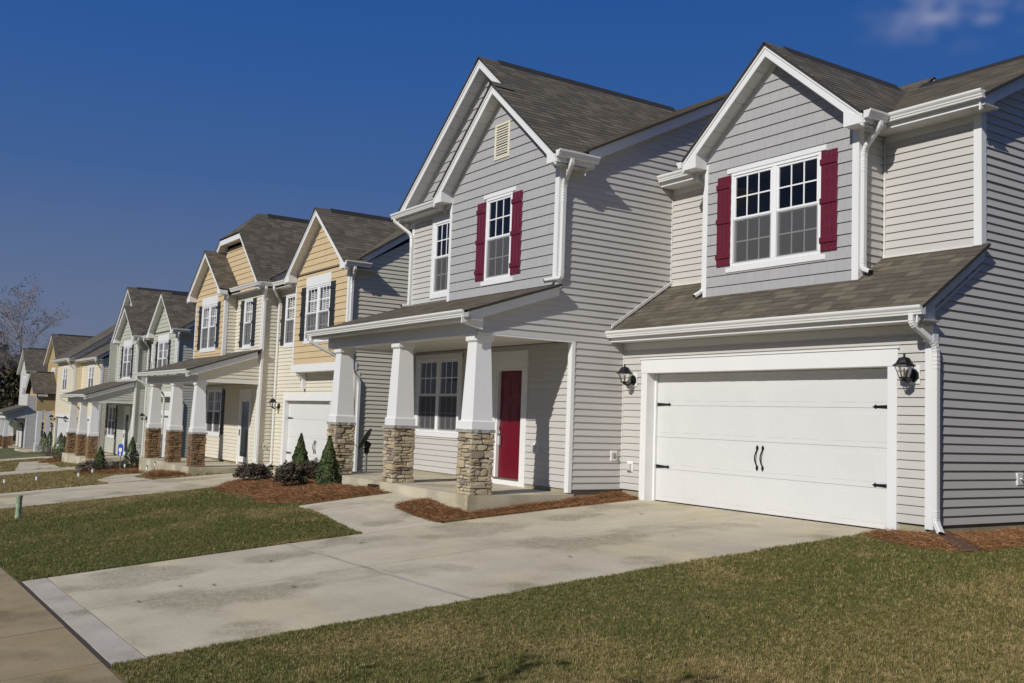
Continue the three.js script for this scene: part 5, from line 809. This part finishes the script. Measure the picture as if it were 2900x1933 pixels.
// ---------------------------------------------------------------- small things in the yard
{ // drainage cleanout pipe
  const x = -14.66, z = 8.38, y = gy(x, z) - .03, t = group('standpipe'); t.position.set(x, y, z); tag(t, 'short pale green standpipe with a cap in the lawn', 'pipe');
  new G().add(new THREE.CylinderGeometry(.056, .056, .47, 24), new THREE.Matrix4().setPosition(0, .235, 0)).mesh('pipe', M.pipegreen, t); new G().add(new THREE.CylinderGeometry(.063, .063, .05, 24), new THREE.Matrix4().setPosition(0, .485, 0)).mesh('cap', M.pipegreen, t); new G().add(new THREE.CylinderGeometry(.064, .066, .05, 24), new THREE.Matrix4().setPosition(0, .09, 0)).mesh('collar', M.pipegreen, t);
}
{ // satellite dish on a post
  const x = -13.0, z = 1.60, y = gy(x, z) - .03, t = group('satellite_dish'); t.position.set(x, y, z); tag(t, 'grey satellite dish on a post behind the porch', 'satellite dish');
  const py = .50 - y; new G().add(new THREE.CylinderGeometry(.026, .026, py, 14), new THREE.Matrix4().setPosition(0, py / 2, 0)).mesh('post', M.wire, t);
  const dir = V3(-.60, .52, .72).normalize(), c = V3(.02, py + .22, .03), dm = new THREE.Matrix4().lookAt(V3(), dir.clone().negate(), V3(0, 1, 0)); const pts = []; for (let i = 0; i <= 10; i++) { const r = i / 10 * .27; pts.push(new THREE.Vector2(r, r * r * .55)); } for (let i = 10; i >= 0; i--) { const r = i / 10 * .272; pts.push(new THREE.Vector2(r, r * r * .55 - .006)); }
  const dg = new THREE.LatheGeometry(pts, 32); dg.rotateX(Math.PI / 2); const m4 = dm.clone().setPosition(c); new G().add(dg, m4).mesh('reflector', M.dish, t);
  const arm0 = V3(0, -.27, .04).applyMatrix4(m4), tip = V3(0, -.13, .46).applyMatrix4(m4); new G().add(new THREE.TubeGeometry(new THREE.LineCurve3(arm0, tip), 1, .010, 6)).mesh('feed_arm', M.wire, t); new G().add(new THREE.CylinderGeometry(.022, .03, .09, 12), new THREE.Matrix4().lookAt(V3(), dir, V3(0, 1, 0)).multiply(new THREE.Matrix4().makeRotationX(Math.PI / 2)).setPosition(tip)).mesh('receiver', M.dish, t);
  new G().add(new THREE.CylinderGeometry(.04, .04, .16, 12), new THREE.Matrix4().setPosition(0, py - .02, 0)).add(new THREE.BoxGeometry(.07, .14, .12), new THREE.Matrix4().makeRotationX(-.5).setPosition(.0, py + .1, -.02)).add(new THREE.TorusGeometry(.06, .012, 6, 16), new THREE.Matrix4().makeRotationY(1.57).setPosition(0, py - .02, 0)).mesh('bracket', M.blackmetal, t);
}
{ // splash block under the downspout
  const t = group('splash_block'); tag(t, 'dark brown plastic splash block under the corner downspout', 'splash block'); t.position.set(.12, gy(.2, .1) + .055, .02); t.rotation.set(.05, -.66, -.05);
  new G().box(0, 0, -.12, .92, .018, .12).mesh('tray', M.plasticbrown, t); for (const z of [-.12, .108]) new G().box(0, .018, z, .92, .05, z + .012).mesh('side_lip', M.plasticbrown, t); for (let k = 0; k < 4; k++) new G().box(.03, .018, -.08 + k * .048, .90, .028, -.066 + k * .048).mesh('rib', M.plasticbrown, t); new G().box(-.012, 0, -.12, 0, .06, .12).mesh('back_lip', M.plasticbrown, t);
}
{ // small downspout extension block on the bed
  const t = group('drain_box'); tag(t, 'small dark drain box at the edge of the porch slab', 'drain box'); t.position.set(-9.23, gy(-9.2, 3.22) + .02, 3.22); new G().cbox((u, v, d) => V3(u, v, d), -.13, .13, 0, .13, -.06, .06, .01).mesh('box', M.blackshut, t); new G().box(-.12, .131, -.05, .12, .136, .05).mesh('lid', M.blackmetal, t);
}
{ // yard sign
  const x = -29.85, z = 3.2, y = gy(x, z), t = group('yard_sign'); t.position.set(x, y - .03, z); t.rotation.y = .5; tag(t, 'small blue and white yard sign on a stake in the far straw bed', 'sign'); mat('signblue', [.03, .075, .42], { roughness: .4 });
  new G().add(new THREE.CylinderGeometry(.014, .014, .8, 8), new THREE.Matrix4().setPosition(0, .4, 0)).mesh('stake', M.wire, t); const P = []; for (let i = 0; i < 24; i++) { const a = i / 24 * 6.283; P.push([Math.sign(Math.cos(a)) * Math.pow(Math.abs(Math.cos(a)), .6) * .13, .82 + Math.sign(Math.sin(a)) * Math.pow(Math.abs(Math.sin(a)), .6) * .22]); } new G().prism((u, v, d) => V3(u, v, d), P, .014, .028).mesh('panel', M.signblue, t); new G().box(-.075, .76, .029, .075, .90, .033).mesh('emblem', M.trim, t); new G().box(-.03, .62, .029, .03, .74, .033).mesh('emblem', M.trim, t);
}
[[-22.48, 7.74], [-22.5, 6.95], [-22.42, 5.9], [-24.6, 5.12], [-23.1, 3.9], [-26.0, 2.95], [-27.3, 3.6]].forEach(([x, z], i) => {
  const t = group('path_light'); t.position.set(x, gy(x, z) - .03, z); tag(t, 'slim silver path light stake along the far driveway and walk', 'path light', 'path lights along the far driveway'); new G().add(new THREE.CylinderGeometry(.010, .008, .30, 8), new THREE.Matrix4().setPosition(0, .15, 0)).mesh('stake', M.steel, t); new G().add(new THREE.CylinderGeometry(.035, .028, .10, 12), new THREE.Matrix4().setPosition(0, .34, 0)).mesh('lens', M.trim, t); new G().add(new THREE.CylinderGeometry(.012, .042, .04, 12), new THREE.Matrix4().setPosition(0, .41, 0)).mesh('cap', M.steel, t);
});
// fallen leaves and twigs on the concrete
mat('leafdry', [.13, .08, .035], { roughness: .9 });
{ const R = rng(8); for (const [x, z] of [[-3.6, 8.2], [-3.1, 8.75], [-4.4, 6.9], [-2.6, 7.3], [-3.4, 7.9], [-1.9, 4.2], [-4.8, 5.5], [-2.2, 2.3], [-4.1, 1.2]]) { const t = group('fallen_leaf'), g = new G(), s = .028 + R() * .03; g.quad(V3(-s, .004, 0), V3(0, .012, s * .5), V3(s, .003, .0), V3(0, .008, -s * .45)); g.tri(V3(s, .003, 0), V3(s * 1.7, .006, .004), V3(s, .005, .006)); g.mesh('blade', M.leafdry, t); t.position.set(x, gy(x, z) + .014, z); t.rotation.y = R() * 6; tag(t, 'curled brown leaf fallen on the wide driveway', 'leaf', 'fallen leaves on the driveway'); } }

// ---------------------------------------------------------------- trees
function branchTree(name, x, z, hgt, seed, label, grp, { leaves = 2500, pal, leafS = .12, spread = .33, bare = false, thick = .035, crown0 = .3, levels = 4, barkM = M.bark }) {
  const R = rng(seed), t = group(name); t.position.set(x, gy(x, z) - .1, z); tag(t, label, 'tree', grp);
  const wood = new G(), tips = [];
  const grow = (p, d, len, rad, lv) => {
    const n = 3; let a = p.clone(), dir = d.clone(); const pts = [a.clone()]; for (let i = 0; i < n; i++) { dir.add(V3((R() - .5) * .22, (R() - .3) * .12, (R() - .5) * .22)).normalize(); a = a.clone().addScaledVector(dir, len / n); pts.push(a.clone()); }
    for (let i = 0; i < n; i++) { const r0 = rad * (1 - i / n * .35), r1 = rad * (1 - (i + 1) / n * .35), A = pts[i], B = pts[i + 1], w = B.clone().sub(A).normalize(), s = V3().crossVectors(w, V3(.31, .2, .93)).normalize(), q = V3().crossVectors(w, s), K = lv > 2 ? 3 : 6; for (let k = 0; k < K; k++) { const f = (k2, r, c) => c.clone().addScaledVector(s, Math.cos(k2 / K * 6.283) * r).addScaledVector(q, Math.sin(k2 / K * 6.283) * r); wood.quad(f(k, r0, A), f(k + 1, r0, A), f(k + 1, r1, B), f(k, r1, B)); } }
    if (lv >= levels) { tips.push(...pts.slice(1)); return; }
    if (lv >= levels - 1) tips.push(...pts.slice(2));
    const kids = lv === 0 ? 9 : bare ? 5 : 4; for (let k = 0; k < kids; k++) { const f = lv === 0 ? lerp(crown0, 1, (k + R() * .6) / kids) : lerp(.3, 1, R()), i = Math.min(n - 1, Math.floor(f * n)), o = pts[i].clone().lerp(pts[i + 1], f * n - i), an = R() * 6.283, tilt = lv === 0 ? lerp(1.15, .5, f) : .5 + R() * .5, s = V3(Math.cos(an), 0, Math.sin(an)), nd = dir.clone().multiplyScalar(Math.cos(tilt)).addScaledVector(s, Math.sin(tilt)).normalize(); grow(o, nd, len * (lv === 0 ? spread * (1.25 - f * .55) * 1.5 : .58), rad * (lv === 0 ? .42 : .55), lv + 1); }
  };
  grow(V3(0, 0, 0), V3(0, 1, 0), hgt * .86, hgt * thick, 0);
  wood.mesh('trunk', barkM, t);
  if (leaves) leafCloud(leaves, (R) => { const p = tips[Math.floor(R() * tips.length)]; return { p: p.clone().add(V3((R() - .5), (R() - .5), (R() - .5)).multiplyScalar(hgt * .075)), n: V3(R() - .5, R() - .2, R() - .5), s: leafS, a: .6 }; }, R, pal).mesh('crown', M.leaf_any, t);
  return t;
}
mat('barkgrey', [.22, .19, .185], { roughness: 1 });
const OAK = [[.045, .05, .014], [.06, .045, .015], [.032, .04, .012], [.085, .055, .018], [.05, .034, .014]], PINE = [[.018, .032, .010], [.026, .044, .013], [.014, .026, .009], [.034, .050, .016]], RUST = [[.11, .055, .018], [.075, .05, .017], [.05, .045, .015], [.14, .075, .022]];
// woods beyond the far end of the street
[[-128, 3, 8.5, OAK], [-134, 8, 9.5, RUST], [-140, 1, 10, OAK], [-126, 14, 8.5, PINE], [-146, -5, 10.5, PINE], [-138, 18, 10, OAK], [-150, 10, 11, RUST], [-120, -7, 7.5, OAK], [-152, -14, 11, OAK], [-131, 26, 9.5, RUST], [-122, 5, 7, RUST], [-132, -3, 9, OAK]].forEach(([x, z, h, pal], i) => branchTree('woodland_tree', x, z, h, 400 + i, ['olive brown leafy tree in the woods past the last house', 'rust leaved autumn tree in the woods past the last house', 'dark evergreen tree in the woods past the last house'][pal === OAK ? 0 : pal === RUST ? 1 : 2], 'woods past the last house', { leaves: 3800, pal, leafS: .30, spread: .38, crown0: .12, thick: .018 }));
branchTree('bare_tree', -121, -5.3, 15.5, 431, 'tall bare grey tree rising behind the far roofs', null, { leaves: 1300, pal: [[.10, .062, .05], [.075, .05, .045]], leafS: .10, spread: .27, bare: true, thick: .008, crown0: .35, levels: 5, barkM: M.barkgrey });
branchTree('bare_tree', -146, -1, 12.5, 432, 'bare grey tree with a wide crown at the edge of the woods', null, { leaves: 900, pal: [[.10, .062, .05], [.075, .05, .045]], leafS: .10, spread: .42, bare: true, thick: .009, crown0: .35, levels: 4, barkM: M.barkgrey });
// trees across the street, mirrored in the upper windows
[[-34, 34, 11], [-26, 40, 13], [-19, 36, 10], [-42, 38, 12], [-50, 36, 11], [-11, 42, 12], [-60, 42, 13], [2, 40, 10], [-30, 52, 15], [-46, 54, 15]].forEach(([x, z, h], i) => branchTree('street_tree', x, z, h, 450 + i, 'leafy tree standing across the street', 'trees across the street', { leaves: 2600, pal: i % 3 ? OAK : PINE, leafS: .30, spread: .40, crown0: .15, thick: .018 }));
branchTree('young_tree', 3.55, 11.9, 3.6, 470, 'slim young tree staked by the kerb', null, { leaves: 420, pal: RUST, leafS: .05, spread: .30, crown0: .42, thick: .010, levels: 3 });
// ---------------------------------------------------------------- grass
const tuftGeo = (() => { const R = rng(77), out = []; for (let k = 0; k < 2; k++) { const g = new G(); for (let i = 0; i < 9; i++) { const a = R() * 6.283, r = R() * .018, h = .020 + R() * .020, ln = .008 + R() * .020, w = .0017 + R() * .0010, c = V3(Math.cos(a) * r, 0, Math.sin(a) * r), b = R() * 6.283, d = V3(Math.cos(b), 0, Math.sin(b)), s = V3(-d.z, 0, d.x).multiplyScalar(w), m = c.clone().addScaledVector(d, ln * .35).add(V3(0, h * .6, 0)), t = c.clone().addScaledVector(d, ln).add(V3(0, h, 0)); g.quad(c.clone().sub(s), c.clone().add(s), m.clone().addScaledVector(s, .8), m.clone().addScaledVector(s, -.8)); g.tri(m.clone().addScaledVector(s, -.8), m.clone().addScaledVector(s, .8), t); } out.push(g.geo()); } return out; })();
const grassM = new THREE.MeshPhysicalMaterial({ color: 0xffffff, roughness: .7, transmission: .2, thickness: 0, side: THREE.DoubleSide }); grassM.name = 'grass_blade';
const YW = [[-22, 3.98], [-22, 5.16], [-24.6, 5.0], [-27.2, 3.9], [-26.6, 3.1], [-24.6, 3.9]], GW = [[-40.7, 3.4], [-40.7, 5.2], [-46, 4.4], [-52, 3.6], [-51, 2.4], [-46, 3.0]];
function free(x, z) {
  const e = .02 * (vnoise(x * 9, z * 9, 4) - .35);
  if (z > 9.50 - e && z < 11.1 || z > 12.9 || z < -6) return false; if (x > -5.60 - e - (z > 3.7 && z < 5.12 ? .09 : 0) && x < -.73 + e + .05 * (vnoise(z * 2.2, 1, 9) - .6) && z < 9.6) return false;
  if (x > -22 && x < -18 && z < 9.6 || x > -40.6 && x < -36.2 && z < 9.6) return false;
  if (x < -5.6 && x > -12.2 && z < 3.2 || x > -.8 && x < .05 && z < .1) return false; if (x < -16.5 && z < 1.2) return false;
  if (inPoly(x, z, WALKP) || inPoly(x, z, YW) || inPoly(x, z, GW)) return false;
  for (const b of BEDS) if (inPoly(x, z, b.P)) return false; return true;
}
function grassPatch(x0, x1, z0, z1, dens, seed, label, scale = 1, dry = 0) {
  const R = rng(seed), A = (x1 - x0) * (z1 - z0), n = Math.floor(A * dens), ms = [[], []], cs = [[], []], mm = new THREE.Matrix4(), q = new THREE.Quaternion(), e = new THREE.Euler(), c = new THREE.Color();
  for (let i = 0; i < n; i++) {
    const x = lerp(x0, x1, R()), z = lerp(z0, z1, R()); if (!free(x, z)) continue;
    const f = fbm(x * .8 + 11, z * 1.1 + 4, 21, 4), p2 = fbm(x * 3.1, z * 3.1, 33, 3), far = x > -6 ? sstep(4.2, 2.6, z) * sstep(.9, 3, x) : 0, tanSpot = x > -6 ? Math.exp(-(((x - .25) / .75) ** 2 + ((z - 7.2) / .55) ** 2)) : sstep(-13.5, -16.5, x);
    const t = clamp(sstep(.50, .70, f * .7 + p2 * .3) * .55 + tanSpot * .55 * (.5 + p2) + dry + (x > -1 ? .10 + sstep(1.2, 3.0, x) * .42 : 0)), k = .66 + .62 * R(), straw = R() < .10 + .62 * t;
    const base = straw ? [.40, .30, .125] : [lerp(.140, .225, t), lerp(.150, .182, t), lerp(.026, .042, t)];
    c.setRGB(base[0] * k, base[1] * k, base[2] * k);
    e.set((R() - .5) * .35, R() * 6.283, (R() - .5) * .35); q.setFromEuler(e); const s = scale * (.75 + .6 * R()) * (1 - .25 * tanSpot); mm.compose(V3(x, gy(x, z) - .010, z), q, V3(s, s * (.85 + .4 * p2), s)); const w = R() < .5 ? 0 : 1; ms[w].push(...mm.elements); cs[w].push(c.r, c.g, c.b);
  }
  const root = group('grass'); stuff(root); tag(root, label, 'grass');
  ms.forEach((a, w) => { const N = a.length / 16, im = new THREE.InstancedMesh(tuftGeo[w], grassM, N); im.instanceMatrix.array.set(a); im.instanceColor = new THREE.InstancedBufferAttribute(new Float32Array(cs[w]), 3); im.name = 'grass_tufts'; stuff(im); root.add(im); });
}
grassPatch(-.9, 4.2, 3.6, 9.6, 3600, 1, 'green and straw coloured lawn in front of the driveway and side wall', .9);
grassPatch(-.9, 6.5, -2.0, 3.6, 1700, 2, 'patchy lawn beside the greige side wall', 1.05);
grassPatch(-12, -5.6, 3.1, 9.6, 1900, 3, 'mown green lawn between the driveway and the straw bed', 1.05);
grassPatch(-18, -12, 1.2, 9.6, 900, 4, 'lawn turning straw coloured towards the far driveway', 1.4);
grassPatch(-36.2, -22, 2.0, 9.5, 170, 5, 'olive lawn in front of the brown stone porch', 2.4, .25);
grassPatch(-56, -40.6, 1.8, 9.5, 60, 6, 'far green lawn before the sage grey house', 3.2);
grassPatch(4.2, 9.5, 3.6, 9.5, 260, 7, 'lawn beside the photographer', 1.6);
renderer.render(scene, camera);
